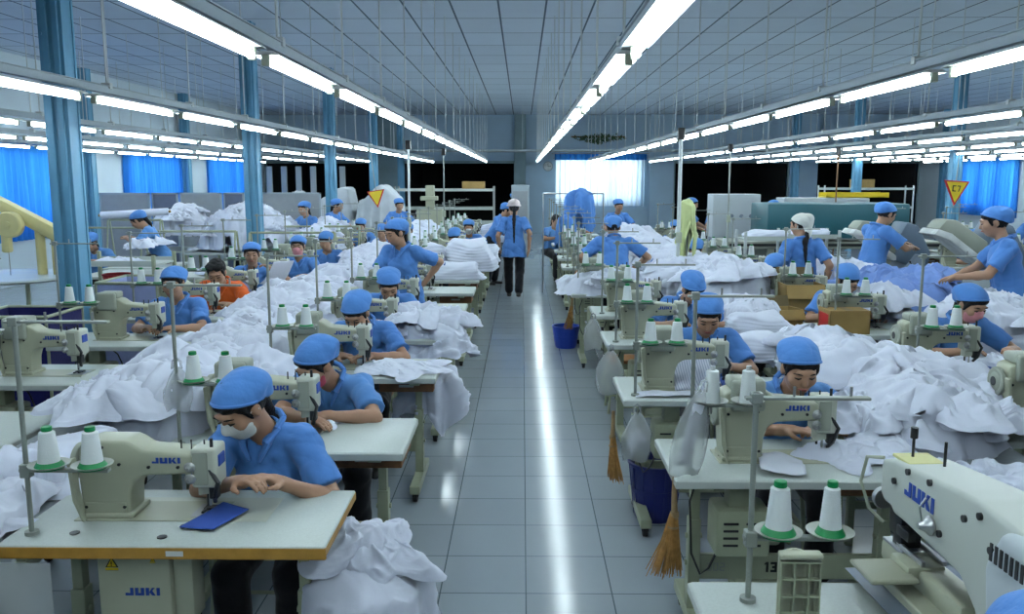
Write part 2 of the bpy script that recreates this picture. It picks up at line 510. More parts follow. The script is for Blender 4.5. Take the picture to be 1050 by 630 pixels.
def hand(fl, w, d, n, side, curl, k=.006):
    """w wrist, d along the palm, n out of the palm (down), side +1: thumb lies towards d x n ... """
    d = unit(d); n = unit(n - d * (np.dot(n, d))); s = np.cross(d, n) * side
    A = np.stack([s, d, n], 1)
    fl.ell(w + d * .045, (.036, .052, .016), A, k=.012)
    fl.cone(w - d * .02, w + d * .03, .023, .024, k=.015)
    for i, (off, L, r) in enumerate(((.028, .070, .0085), (.0095, .078, .009), (-.0095, .072, .0085), (-.027, .057, .0075))):
        c = curl * (1 + .15 * i)
        b = w + d * (.085 - abs(i - 1) * .005) + s * off
        p = b; dd = unit(d + s * off * 1.6)
        for j, fr in enumerate((.45, .32, .23)):
            ang = c * (.55 + .35 * j)
            d2 = unit(dd * math.cos(ang) + n * math.sin(ang)) if j == 0 else unit(dd * math.cos(c * .6) + n2 * math.sin(c * .6))
            n2 = unit(n - d2 * np.dot(n, d2))
            q = p + d2 * L * fr
            fl.cone(p, q, r * (1 - .08 * j), r * (1 - .08 * (j + 1)), k=k if j else .008)
            p, dd = q, d2
    b = w + d * .022 + s * .028
    m = b + unit(d * .6 + s * .75 + n * .35) * .040
    e = m + unit(d * .9 + s * .15 + n * .35) * .032
    fl.cone(b, m, .013, .010, k=.01); fl.cone(m, e, .010, .0078, k=.004)

DEF = dict(h=.007, pelvis=(0, 0, .54), lean=18, twist=0, side=0, head=(0, 30, 0), lw=(.14, -.42, .82), rw=(-.14, -.42, .82),
           lelb=(1, .2, -.6), relb=(-1, .2, -.6), curl=.6, lf=(.11, -.36, .07), rf=(-.11, -.36, .07), lk=(.1, -1, .5), rk=(-.1, -1, .5),
           shirt='uniform', cap='cap', mask=None, hair='tail', seed=1, trousers=True, palm=(0, 0, -1), hdl=None, hdr=None, hairlong=.34, hipw=.085, bulk=1.0, hem=-.03, palml=None, palmr=None)

def build_person(label, group=None, **kw):
    P = dict(DEF); P.update(kw)
    h = P['h']
    root = thing('person', label, 'person', group=group)
    root.scale = (P.get('sc', 1),) * 3
    pel = np.array(P['pelvis'], float)
    B = rotz(R(P['twist'])) @ roty(R(P['side'])) @ rotx(R(P['lean']))      # torso axes: x left hand side, -y forward, z up
    X, F_, U = B[:, 0], -B[:, 1], B[:, 2]
    k = P['bulk']
    at = lambda x, f, u: pel + X * x + F_ * f + U * u
    neck = at(0, .012, .455)
    shl, shr = at(.150 * k, -.005, .395), at(-.150 * k, -.005, .395)
    hy, hp, hr = P['head']
    Hh = rotz(R(P['twist'] * .5 + hy)) @ rotx(R(hp)) @ roty(R(hr))
    hx, hf, hu = Hh[:, 0], -Hh[:, 1], Hh[:, 2]
    nb = unit(U * .65 + hu * .35 + F_ * .25)
    hb = neck + nb * .058
    hc = hb + hu * .095 + hf * .022
    hat = lambda x, f, u: hc + hx * x + hf * f + hu * u
    lE, lW = ik(shl, P['lw'], .265, .235, P['lelb'])
    rE, rW = ik(shr, P['rw'], .265, .235, P['relb'])
    hipl, hipr = pel + rotz(R(P['twist'] * .5))[:, 0] * P['hipw'], pel - rotz(R(P['twist'] * .5))[:, 0] * P['hipw']
    lK, lA = ik(hipl, P['lf'], .385, .385, P['lk'])
    rK, rA = ik(hipr, P['rf'], .385, .385, P['rk'])
    pts = np.array([pel, neck, hc, lE, lW, rE, rW, lK, lA, rK, rA, at(0, .2, .2), at(0, -.2, .2)])
    lo, hi = pts.min(0) - .2, pts.max(0) + .22
    lo[2] = min(lo[2], min(lA[2], rA[2]) - .08)

    def torso(fl, infl=0.0):
        fl.ell(at(0, .008, .29), (.132 * k, .088 * k, .155), B, k=.03, infl=infl)
        fl.ell(at(0, .005, .15), (.115 * k, .082 * k, .15), B, k=.03, infl=infl)
        fl.ell(at(0, -.01, .0), (.148 * k, .105 * k, .115), B, k=.03, infl=infl)
        fl.cone(at(.0, -.005, .425), at(.125 * k, -.005, .392), .045, .040, k=.02, infl=infl)
        fl.cone(at(.0, -.005, .425), at(-.125 * k, -.005, .392), .045, .040, k=.02, infl=infl)
        fl.ell(at(.060, .078, .265), (.046, .030, .046), B, k=.03, infl=infl)
        fl.ell(at(-.060, .078, .265), (.046, .030, .046), B, k=.03, infl=infl)
    def upper_arms(fl, infl=0.0, t=1.0):
        for s, e in ((shl, lE), (shr, rE)):
            fl.cone(s, s + (e - s) * t, .047 * k, .047 * k + (.036 - .047 * k) * t, k=.025, infl=infl)
    # body
    fl = Field(lo, hi, h)
    torso(fl, -.007)
    upper_arms(fl)
    for e, w in ((lE, lW), (rE, rW)):
        fl.cone(e, e + (w - e) * .35, .034, .035, k=.012); fl.cone(e + (w - e) * .3, w, .035, .022, k=.015)
    dl = P['hdl'] if P['hdl'] is not None else (lW - lE)
    dr = P['hdr'] if P['hdr'] is not None else (rW - rE)
    pn = np.array(P['palm'], float)
    hand(fl, lW, np.array(dl, float), np.array(P['palml'] or pn, float), 1, P['curl'])
    hand(fl, rW, np.array(dr, float), np.array(P['palmr'] or pn, float), -1, P['curl'])
    for hp_, kn, an, f in ((hipl, lK, lA, P['lf']), (hipr, rK, rA, P['rf'])):
        fl.cone(hp_, kn, .078, .052, k=.03); fl.cone(kn, kn + (an - kn) * .35, .055, .054, k=.02); fl.cone(kn + (an - kn) * .3, an, .054, .034, k=.02)
    fl.cone(neck - nb * .03, hb + hu * .03, .052, .047, k=.025)
    fl.ell(hat(0, -.012, .012), (.072, .092, .098), Hh, k=.02)
    fl.ell(hat(0, .028, -.058), (.052, .056, .062), Hh, k=.03)
    fl.ell(hat(0, .045, -.02), (.058, .045, .05), Hh, k=.02)
    fl.cone(hat(0, .084, .008), hat(0, .100, -.028), .006, .012, k=.012)
    fl.ell(hat(0, .082, .026), (.045, .012, .012), Hh, k=.015)
    for sx in (1, -1):
        fl.ell(hat(.033 * sx, .098, .004), (.016, .014, .010), Hh, k=.012, op='sub') if h < .0075 else None
        fl.ell(hat(.073 * sx, -.008, -.012), (.010, .020, .031), Hh, k=.008)
        fl.ell(hat(.036 * sx, .062, -.028), (.022, .018, .02), Hh, k=.02)
    fl.ell(hat(0, .083, -.058), (.022, .012, .010), Hh, k=.01)
    o = mesh_obj('body', fl.mesh('body'), M['skin'], root)
    face_on = h < .0095
    if face_on:
        for sx in (1, -1):
            b = MB(); b.tube([hat(.017 * sx, .086, .001), hat(.03 * sx, .0885, -.001), hat(.046 * sx, .079, .001)], [.0025, .005, .002], 8); b.build('eye', M['eye'], root, True)
            b = MB(); b.tube([hat(.016 * sx, .0925, .023), hat(.034 * sx, .092, .028), hat(.054 * sx, .077, .022)], [.0022, .0035, .0015], 6); b.build('eyebrow', M['hair'], root, True)
        if not P['mask']:
            b = MB(); b.tube([hat(-.024, .084, -.058), hat(-.008, .0965, -.056), hat(.008, .0965, -.056), hat(.024, .084, -.058)], [.002, .0055, .0055, .002], 8); b.build('lips', M['lips'], root, True)
    # hair
    fl = Field(hc - .24 - (0, 0, P['hairlong'] * .9), hc + .2, max(h, .007))
    fl.ell(hat(0, -.022, .018), (.079, .092, .098), Hh, k=.015)
    fl.cut(hat(0, .058, .0), hf * .93 + hu * -.36)
    fl.cut(hat(0, -.03, -.075), -hu)
    for sx in (1, -1):
        fl.cone(hat(.064 * sx, .035, .03), hat(.070 * sx, .022, -.03), .010, .005, k=.012)
    if P['cap']: fl.ell(hat(0, .044, .052), (.066, .036, .026), Hh, k=.02)
    else:
        for sx in (1, -1): fl.ell(hat(.034 * sx, .030, .078), (.046, .05, .030), Hh, k=.015)
    if P['hair'] == 'tail':
        p0 = hat(0, -.105, .0); g = np.array((0, 0, -1.0)); back = -F_
        p1 = p0 + back * .03 + g * .05
        p2 = neck + back * .10 + g * .03
        p3 = p2 + (-U) * P['hairlong'] * .6 + back * .045
        fl.cone(p0, p1, .026, .024, k=.02); fl.cone(p1, p2, .026, .026, k=.02); fl.cone(p2, p3, .026, .010, k=.02)
    elif P['hair'] == 'bun':
        fl.ell(hat(0, -.115, -.03), (.042, .036, .042), Hh, k=.015)
    fl.ripple(.002, 120, 220, 3)
    mesh_obj('hair', fl.mesh('hair'), M['hair'], root)
    # headwear
    if P['cap']:
        fl = Field(hc - .2, hc + .22, max(h * .8, .006))
        kind = P['cap']
        if kind == 'hat_white':
            fl.ell(hat(0, -.012, .05), (.095, .112, .085), Hh, k=.01)
            fl.cut(hat(0, 0, .022), -hu)
            fl.ell(hat(0, .02, .03), (.112, .15, .016), Hh, k=.015)
        else:
            fl.ell(hat(0, -.020, .034), (.089, .109, .084), Hh, k=.01)
            fl.ell(hat(0, -.070, .048), (.093, .072, .052), Hh, k=.02)
            fl.cone(hat(.045, -.11, .03), hat(-.045, -.11, .03), .030, .030, k=.025)
            fl.ell(hat(.0, -.095, .00), (.070, .045, .055), Hh, k=.02)
            fl.cut(hat(0, .07, .068), unit(hf * .50 - hu * .87))
            fl.cut(hat(0, -.05, -.035), -hu)
            if P['seed'] % 2 == 0:
                fl.ell(hat(.0, -.112, -.01), (.05, .030, .055), Hh, k=.02)
        fl.ripple(.0035, 14, 40, P['seed'] + 40, 6, True)
        c = mesh_obj('cap' if kind != 'kerchief' else 'kerchief', fl.mesh('cap'), M[kind], root)
        if kind == 'cap' and face_on:
            b = MB()
            ring = []
            for i in range(25):
                a = PI * (-.5 + i / 24) * 1.0
                x, f = math.sin(a) * .090, math.cos(a) * .093 - .018
                ring.append(hat(x, f, .068 + (f - .07) * .57 + .006))
            b.tube(ring, .0065, 8); b.build('cap_band', M['collar'], c, True)
        if kind == 'kerchief':
            fl = Field(hc - .3, hc + .2, max(h, .007))
            fl.cone(hat(0, -.09, .04), hat(.03, -.13, -.13), .075, .02, k=.03)
            fl.ripple(.004, 40, 90, 5)
            mesh_obj('kerchief_tail', fl.mesh('tail'), M[kind], c)
    if P['mask']:
        fl = Field(hc - .16, hc + .16, max(h * .7, .0045))
        fl.ell(hat(0, .028, -.056), (.058, .064, .066), Hh, k=.02)
        fl.ell(hat(0, .046, -.026), (.062, .050, .045), Hh, k=.02)
        fl.cone(hat(0, .09, -.008), hat(0, .104, -.03), .010, .014, k=.03)
        fl.cut(hat(0, .09, .000), unit(hu - hf * .15))
        fl.cut(hat(0, .022, 0), -hf)
        fl.cut(hat(0, .02, -.118), -hu)
        fl.ripple(.0012, 80, 160, 4)
        mk = mesh_obj('face_mask', fl.mesh('mask'), M[P['mask']], root)
        b = MB()
        for sx in (1, -1):
            b.tube([hat(.060 * sx, .03, -.012), hat(.077 * sx, .0, .005), hat(.082 * sx, -.014, -.01)], .0022, 6)
        b.build('ear_loop', M[P['mask']], mk, True)
    # shirt
    fl = Field(lo, hi, max(h, .007))
    torso(fl, .012)
    for sx in (1, -1):
        fl.cone(at(.045 * sx, .0, .18), at(.062 * sx, -.004, -.18), .090 * k, .134 * k, k=.03)
    fl.cut(at(0, 0, P['hem']), -U)
    upper_arms(fl, .015, .80)
    for s, e in ((shl, lE), (shr, rE)):
        fl.cone(s + (e - s) * .45, s + (e - s) * .95, .052, .062, k=.02)
    for s, e in ((shl, lE), (shr, rE)):
        d = unit(e - s); c = s + (e - s) * .74
        q = fl.block(c - .13, c + .16 + np.abs(d) * .05)
        if q is not None:
            s_, Xx, Yy, Zz = q
            dd = (Xx - c[0]) * d[0] + (Yy - c[1]) * d[1] + (Zz - c[2]) * d[2]
            ra = np.sqrt((Xx - c[0] - d[0] * dd) ** 2 + (Yy - c[1] - d[1] * dd) ** 2 + (Zz - c[2] - d[2] * dd) ** 2)
            fl.f[s_] = np.where((ra < .1) & (dd > -.02) & (dd < .12), np.maximum(fl.f[s_], dd), fl.f[s_])
    fl.cone(neck - nb * .02, neck + nb * .12, .062, .066, k=0, op='sub')
    v0 = at(0, .125, .30)
    fl.cone(neck + F_ * .07 - U * .0, v0, .040, .004, k=0, op='sub')
    fl.ripple(.011, 9, 24, P['seed'], 8, True)
    sh = mesh_obj('shirt', fl.mesh('shirt'), M[P['shirt']], root)
    if face_on:
        b = MB()
        for sx in (1, -1):
            p = [at(.068 * sx, -.045, .468), at(.070 * sx, .02, .462), at(.052 * sx, .075, .435), at(.022 * sx, .115, .375)]
            b.tube(p, [.012, .014, .016, .007], 8)
        b.tube([at(-.068, -.045, .468), at(-.04, -.073, .475), at(0, -.082, .478), at(.04, -.073, .475), at(.068, -.045, .468)], .013, 8)
        b.build('collar', M['collar'] if P['shirt'] != 'orange' else M['orange'], sh, True)
    # trousers
    if P['trousers']:
        hh = max(h, .010)
        fl = Field(lo, hi, hh)
        fl.ell(at(0, -.01, .0), (.148 * k, .105 * k, .115), B, k=.03, infl=.008)
        for hp_, kn, an in ((hipl, lK, lA), (hipr, rK, rA)):
            fl.cone(hp_, kn, .086, .060, k=.03, infl=.004); fl.cone(kn, an + (kn - an) * .1, .058, .052, k=.02, infl=.006)
        fl.ripple(.008, 9, 22, P['seed'] + 9, 7, True)
        mesh_obj('trousers', fl.mesh('trousers'), M['trouser'], root)
    for an, kn in ((lA, lK), (rA, rK)):
        d = unit(np.array([F_[0], F_[1], 0]))
        if P.get('footdir') is not None: d = unit(P['footdir'])
        fl = Field(an - .2, an + .22, .009)
        g = np.array([0, 0, 1.0])
        sole = an - g * .045
        fl.cone(sole - d * .03, sole + d * .13, .032, .030, k=.02); fl.cone(an, sole, .036, .034, k=.02)
        fl.cut(sole - g * .02, -g)
        mesh_obj('shoe', fl.mesh('shoe'), M['shoe'], root)
    return root
# ------------------------------------------------------------------ cloth: folds, creases and overlapping layers
_G = np.random.RandomState(11)
_PERM = np.concatenate([_G.permutation(256)] * 3)
_ANG = _G.uniform(0, 2 * PI, 256)
def perlin(x, y):
    xi, yi = np.floor(x).astype(int), np.floor(y).astype(int)
    fx, fy = x - xi, y - yi
    def g(i, j, dx, dy):
        a = _ANG[_PERM[_PERM[i & 255] + (j & 255)]]
        return np.cos(a) * dx + np.sin(a) * dy
    u, v = fx ** 3 * (fx * (fx * 6 - 15) + 10), fy ** 3 * (fy * (fy * 6 - 15) + 10)
    a = g(xi, yi, fx, fy) * (1 - u) + g(xi + 1, yi, fx - 1, fy) * u
    b = g(xi, yi + 1, fx, fy - 1) * (1 - u) + g(xi + 1, yi + 1, fx - 1, fy - 1) * u
    return (a * (1 - v) + b * v) * 1.5
def folds(x, y, seed, ang, wl=.16, amp=.03):
    """long ridges across direction ang, with smaller creases between them"""
    c, s = math.cos(ang), math.sin(ang)
    o = seed * 17.3
    wx = x + .07 * perlin(x * 4 + o, y * 4) + .02 * perlin(x * 13, y * 13 + o)
    wy = y + .07 * perlin(x * 4 - o, y * 4 + 9)
    a, b = (wx * c + wy * s) / wl, (-wx * s + wy * c) / (wl * 3.2)
    r1 = (1 - np.abs(perlin(a + o, b)) * 2.0).clip(-.3, 1)
    r1 = np.sign(r1) * np.abs(r1) ** 1.6
    a2, b2 = (wx * math.cos(ang + .7) + wy * math.sin(ang + .7)) / (wl * .5), (-wx * math.sin(ang + .7) + wy * math.cos(ang + .7)) / (wl * 1.1)
    r2 = (1 - np.abs(perlin(a2 + o * 2, b2 + 5)) * 2.0).clip(-.2, 1)
    r2 = np.sign(r2) * np.abs(r2) ** 1.7
    a3 = perlin(x / wl * 3.6 + o, y / wl * 3.6)
    return amp * (r1 * 1.25 + r2 * .45 + a3 * .09 + perlin(a * .45, b * .7 + o) * .9)
def outline(ang, seed, k=1.0):
    g = np.random.RandomState(seed + 500)
    r = 1 + sum(g.uniform(-.16, .16) * k * np.sin(m * ang + g.uniform(0, 6.3)) for m in (2, 3, 4, 5, 7))
    return r
def grid_faces(nx, ny):
    i, j = np.meshgrid(np.arange(nx - 1), np.arange(ny - 1), indexing='ij')
    a = (i * ny + j).ravel()
    return np.stack([a, a + ny, a + ny + 1, a + 1], 1)
def crumple(seed, n=44, W=.55, L=.7, dome=.12, amp=.035, wl=.15, hfun=None):
    """one dropped garment: a soft thick lump, ridged, its hem settling onto whatever is under it"""
    g = np.random.RandomState(seed)
    rr, th = np.meshgrid(np.linspace(0, 1, n), np.linspace(0, 2 * PI, int(n * 2.4), endpoint=False), indexing='ij')
    o = outline(th, seed, 1.25)
    corner = 1 + .16 * np.cos(4 * (th - g.uniform(0, 6.3)))
    x, y = rr * np.cos(th) * W / 2 * o * corner, rr * np.sin(th) * L / 2 * o * corner
    ang = g.uniform(0, PI)
    e = np.clip((1 - rr) * 5, 0, 1)
    f = folds(x, y, seed, ang, wl, amp)
    z = dome * (1 - rr ** 1.7) * (1 + .35 * perlin(x * 5 + seed, y * 5)) + f * (.35 + .65 * e) - .012 * (rr > .97)
    lean = f * .55 * e
    x = x + math.cos(ang + .4) * lean; y = y + math.sin(ang + .4) * lean
    if hfun is not None: z = z + hfun(x, y)
    V = np.stack([x, y, z], 2)
    nx, ny = rr.shape
    i, j = np.meshgrid(np.arange(nx - 1), np.arange(ny), indexing='ij')
    a = i * ny + j; b = i * ny + (j + 1) % ny
    F = np.stack([a, a + ny, b + ny, b], 2).reshape(-1, 4)
    return V.reshape(-1, 3), F

def cloth_mesh(name, V, F, m, sub=0):
    me = np_mesh(name, V, F)
    me.materials.append(m)
    return me

# ------------------------------------------------------------------ sewing bench
TOP = .76
def make_table(label, wood=False, group=None, w=1.05, d=.55, drawer=True, number=None):
    """origin on the floor at the middle of the near edge"""
    t = thing('sewing_table', label, 'table', group=group)
    b = MB(); b.box(-w / 2, w / 2, 0, d, TOP - .035, TOP, bevel=.006 if wood else .012, seg=3)
    tp = b.build('tabletop', M['top'], t, True)
    e = MB()
    ew = M['edgewood'] if wood else M['edge']
    y = .0015
    e.box(-w / 2 - y, w / 2 + y, -y, .012, TOP - (.044 if wood else .036), TOP - .004, .004); e.box(-w / 2 - y, -w / 2 + .012, 0, d, TOP - .036, TOP - .006, .004)
    e.box(w / 2 - .012, w / 2 + y, 0, d, TOP - .036, TOP - .006, .004); e.box(-w / 2, w / 2, d - .012, d + y, TOP - .036, TOP - .006, .004)
    e.build('edge_band', ew, tp)
    fr = M['frame']
    for sx in (-1, 1):
        x = sx * (w / 2 - .13)
        b = MB()
        b.box(x - .025, x + .025, d / 2 - .03, d / 2 + .03, .09, .50, .004)
        b.box(x - .019, x + .019, d / 2 - .023, d / 2 + .023, .45, TOP - .05, .003)
        b.box(x - .03, x + .03, .05, d - .05, TOP - .06, TOP - .035, .004)
        b.box(x - .03, x + .03, -.02, d - .02, .055, .105, .006)
        for z in (.30, .42):
            b.cyl((x - .034, d / 2, z), (x + .034, d / 2, z), .012, n=10)
        lg = b.build('leg', fr, t)
        for yy in (.02, d - .07):
            c = MB()
            c.cyl((x - .014, yy, .03), (x + .014, yy, .03), .030, n=16, bevel=.004)
            c.box(x - .018, x + .018, yy - .012, yy + .012, .03, .062)
            c.build('caster', M['rubber'], lg)
    b = MB(); b.box(-w / 2 + .15, w / 2 - .15, d / 2 - .012, d / 2 + .012, .23, .34, .004); cb = b.build('crossbar', fr, t)
    b = MB(); b.box(-.22, .16, .22, .48, .17, .185, .004); b.box(-.20, .14, .24, .46, .186, .190)
    b.cyl((-.3, .35, .165), (.3, .35, .165), .010); pd = b.build('pedal', M['frame'], t)
    if drawer:
        b = MB(); b.box(w / 2 - .36, w / 2 - .03, .18, .5, TOP - .13, TOP - .036, .006); dr = b.build('drawer', M['wood'], t)
        b = MB(); b.box(w / 2 - .24, w / 2 - .15, .175, .182, TOP - .10, TOP - .085, .003); b.build('drawer_pull', M['steel'], dr)
    return t

def make_motor(parent):
    b = MB(); b.box(-.35, -.13, .07, .24, .41, .61, .02); b.cyl((-.13, .16, .51), (-.08, .16, .51), .075, n=20, bevel=.01)
    b.box(-.29, -.21, .11, .21, .60, .725, .006)
    mo = b.build('motor_housing', M['frame'], parent, True)
    b = MB()
    for z in (.46, .49, .52, .55):
        for x in (-.32, -.23): b.box(x, x + .06, .066, .071, z, z + .01, .002)
    b.build('vent', M['black'], mo)
    b = MB(); b.lathe([(0, 0), (.055, 0), (.06, .006), (.052, .013), (.06, .02), (.055, .026), (0, .026)], 20, mtx=Matrix.Translation((-.075, .16, .51)) @ Matrix.Rotation(PI / 2, 4, 'Y')); b.build('pulley', M['black'], mo)
    b = MB(); b.tube([(-.062, .16, .57), (-.12, .2, .66), (-.30, .29, .765)], .005); b.build('belt', M['black'], mo)
    b = MB(); b.tube([(-.33, .1, .44), (-.37, .09, .36), (-.40, .10, .33), (-.43, .14, .40), (-.43, .2, .6), (-.38, .26, .72)], .005); b.build('cable', M['black'], mo)

def make_machine(label, group=None, cover=True, logo=True):
    """lockstitch machine; origin on the table top under the middle of the bed; seen from its back when it stands unturned"""
    t = thing('sewing_machine', label, 'sewing machine', group=group)
    b = MB(); b.box(-.255, .235, -.09, .09, -.03, .004, .002); b.box(-.24, -.06, -.075, .075, .0, .022, .008)
    b.build('bed', M['cream'], t)
    b = MB()
    b.prism([(-.235, .01), (-.075, .01), (-.070, .10), (-.055, .145), (-.02, .165), (.15, .172), (.15, .245), (.05, .256), (-.02, .262), (-.05, .285), (-.075, .298), (-.20, .300), (-.235, .285), (-.245, .16)], -.062, .062, .012, 3)
    body = b.build('body', M['cream'], t, True)
    b = MB()
    for x, z in ((-.22, .045), (-.09, .045), (-.22, .20), (-.1, .21), (.0, .2), (.1, .2), (-.155, .275)):
        b.cyl((x, -.067, z), (x, -.061, z), .006, n=10)
    b.build('screw', M['black'], body)
    b = MB(); b.box(-.225, -.085, -.0665, -.060, .018, .062, .003); b.build('access_plate', M['cream'], body)
    if logo:
        lettering('logo', 'JUKI', .022, M['logo'], body, Matrix.Translation((.06, -.0635, .226)), t=.30, sx=1.35)
    b = MB(); b.box(.140, .225, -.058, .055, .115, .268, .012, 3)
    b.prism([(.15, .075), (.205, .085), (.22, .12), (.15, .12)], -.03, .03, .006)
    hd = b.build('head', M['head'], t, True)
    b = MB(); b.box(.150, .20, -.064, -.057, .13, .255, .003); b.build('face_plate', M['cream2'], hd)
    b = MB(); b.box(.216, .230, -.03, .03, .19, .235, .004); b.build('emblem', M['logo'], hd)
    b = MB(); b.cyl((.185, -.01, .03), (.185, -.01, .12), .0045, n=10); b.build('needle_bar', M['steel'], t)
    b = MB(); b.cyl((.17, .012, .02), (.17, .012, .115), .005, n=10); b.box(.155, .20, .0, .035, .006, .014, .002); b.box(.158, .166, -.03, .01, .006, .012); b.box(.186, .194, -.03, .01, .006, .012)
    b.build('presser_foot', M['black'], t)
    b = MB(); b.tube([(.20, -.05, .19), (.232, -.06, .14), (.215, -.05, .08), (.205, -.02, .05)], .008); b.box(.195, .225, -.05, -.015, .07, .12, .005); b.build('thread_guide', M['black'], t)
    for z in (.20, .155):
        b = MB(); b.lathe([(0, 0), (.018, 0), (.02, .004), (.012, .010), (.006, .026), (0, .026)], 14, mtx=Matrix.Translation((.14, -.062, z)) @ Matrix.Rotation(PI / 2, 4, 'X')); b.build('tension_dial', M['steel'], t)
    b = MB(); b.lathe([(0, 0), (.055, 0), (.066, .004), (.068, .012), (.066, .022), (.058, .026), (.045, .022), (.03, .03), (0, .03)], 28, mtx=Matrix.Translation((-.246, 0, .205)) @ Matrix.Rotation(-PI / 2, 4, 'Y'))
    hw = b.build('handwheel', M['cream2'], t, True)
    b = MB(); b.cyl((-.278, 0, .205), (-.272, 0, .205), .022, n=16); b.build('wheel_hub', M['black'], hw)
    if cover:
        b = MB(); b.box(-.215, -.075, -.09, -.058, .215, .345, .016, 3); b.box(-.215, -.075, -.06, .05, .298, .345, .014, 3); b.build('motor_cover', M['cream2'], t, True)
    b = MB(); b.prism([(-.262, .235), (-.243, .24), (-.238, .12), (-.222, .015), (-.212, -.0), (-.222, -.0), (-.25, .08)], -.10, -.064, .004); b.build('belt_guard', M['cream'], t)
    for x in (.09, .125, .17):
        b = MB(); b.cyl((x, .0, .24), (x, .0, .285), .003, n=8); b.build('thread_pin', M['black'], t)
    b = MB(); b.cyl((.205, -.03, .262), (.205, -.03, .30), .006, n=8); b.build('thread_pin', M['black'], t)
    b = MB(); b.box(.13, .235, -.06, .06, .0042, .006, .001); b.build('throat_plate', M['steel'], t)
    return t

def make_stand(label, group=None, h=.72, tray=.34, flip=1):
    """thread stand; origin on the table top under the pole"""
    t = thing('thread_stand', label, 'thread stand', group=group)
    b = MB(); b.cyl((0, 0, -.02), (0, 0, h), .008, n=12); b.cyl((0, 0, 0), (0, 0, .012), .022, n=16); b.build('pole', M['polem'], t, True)
    b = MB(); b.box(-.03 * flip if flip > 0 else -.30, .30 if flip > 0 else .03, -.012, .012, h - .02, h - .012, .002); b.box(-.015, .015, -.015, .015, h - .03, h, .003); b.build('guide_arm', M['polem'], t)
    b = MB()
    for x in (.10, .25):
        b.cyl((x * flip, 0, h - .012), (x * flip, 0, h + .015), .004, n=8)
    b.build('eyelet', M['steel'], t)
    b = MB(); b.box(min(-.02 * flip, .27 * flip), max(-.02 * flip, .27 * flip), -.013, .013, tray - .012, tray, .003); b.box(-.016, .016, -.016, .016, tray - .03, tray + .015, .003); b.build('tray_arm', M['polem'], t)
    for x in (.075, .215):
        b = MB(); b.lathe([(0, tray), (.03, tray), (.062, tray + .012), (.064, tray + .016), (.055, tray + .013), (.03, tray + .004), (0, tray + .004)], 24, at=(x * flip, 0, 0)); b.build('cone_dish', M['dish'], t, True)
        b = MB(); b.cyl((x * flip, 0, tray), (x * flip, 0, tray + .05), .006, n=8); b.build('spindle', M['polem'], t)
    return t

def make_cone(label, group=None, small=False):
    t = thing('thread_cone', label, 'thread', group=group)
    hh = .125
    prof = [(0, .012), (.036, .012), (.036, .02)]
    for i in range(14):
        z = .02 + (hh - .03) * i / 13
        r = .034 - .010 * i / 13
        prof += [(r + .0006, z + .001), (r - .0004, z + .004)]
    prof += [(.021, hh - .006), (.012, hh), (0, hh)]
    b = MB(); b.lathe(prof, 24); b.build('thread', M['thread'], t, True)
    b = MB(); b.lathe([(0, 0), (.046, 0), (.047, .004), (.036, .022), (0, .022)], 24); b.build('cone_base', M['green'], t, True)
    b = MB(); b.lathe([(0, hh - .004), (.014, hh - .004), (.017, hh), (.016, hh + .012), (.010, hh + .014), (0, hh + .012)], 18); b.build('cone_tip', M['green'], t, True)
    return t
def make_plain_cone(label, group=None):
    t = thing('thread_cone', label, 'thread', group=group)
    b = MB(); b.lathe([(0, .004), (.031, .004), (.032, .01), (.024, .13), (.018, .134), (0, .134)], 20); b.build('thread', M['thread'], t, True)
    b = MB(); b.lathe([(0, .13), (.010, .13), (.010, .15), (0, .15)], 12); b.lathe([(0, 0), (.03, 0), (.03, .005), (0, .005)], 16); b.build('cone_core', M['mask_white'], t, True)
    return t

def make_stool(label, group=None):
    t = thing('stool', label, 'stool', group=group)
    b = MB(); b.box(-.15, .15, -.13, .13, .415, .445, .008); b.build('seat', M['stool'], t)
    for sx in (-1, 1):
        for sy in (-1, 1):
            b = MB(); b.cyl((sx * .15, sy * .13, 0), (sx * .125, sy * .105, .416), .012, n=10); b.build('leg', M['frame'], t)
    b = MB()
    for s in (-1, 1):
        b.cyl((-.14, s * .12, .15), (.14, s * .12, .15), .008, n=8); b.cyl((s * .14, -.12, .18), (s * .14, .12, .18), .008, n=8)
    b.build('stretcher', M['frame'], t)
    return t

def make_lamp(label, group=None):
    """hanging batten lamp, along y from 0 to 1.2; origin under the middle of the rail"""
    t = thing('hanging_lamp', label, 'lamp', group=group)
    b = MB(); b.prism([(-.055, -.012), (-.05, -.004), (.05, -.004), (.055, -.012), (.035, .004), (-.035, .004)], .0, 1.24); b.build('reflector', M['reflector'], t)
    b = MB(); b.cyl((0, .03, -.035), (0, 1.21, -.035), .0145, n=10); b.build('tube', M['tube'], t, True)
    for y in (.012, 1.222):
        b = MB(); b.box(-.016, .016, y - .012, y + .012, -.056, -.004, .004); b.build('lamp_holder', M['socket'], t)
    b = MB(); b.cyl((0, 1.17, -.02), (0, 1.20, -.02), .012, n=10); b.build('starter', M['socket'], t)
    return t
M['reflector'] = mat('lamp_reflector', (.80, .84, .86), .45)
M['socket'] = mat('lamp_socket', (.42, .46, .36), .5)
M['tube'] = emit_mat('lamp_tube', (.80, .95, 1.0), 30)
M['rail'] = mat('lamp_rail', (.36, .43, .48), .4, metal=.2)

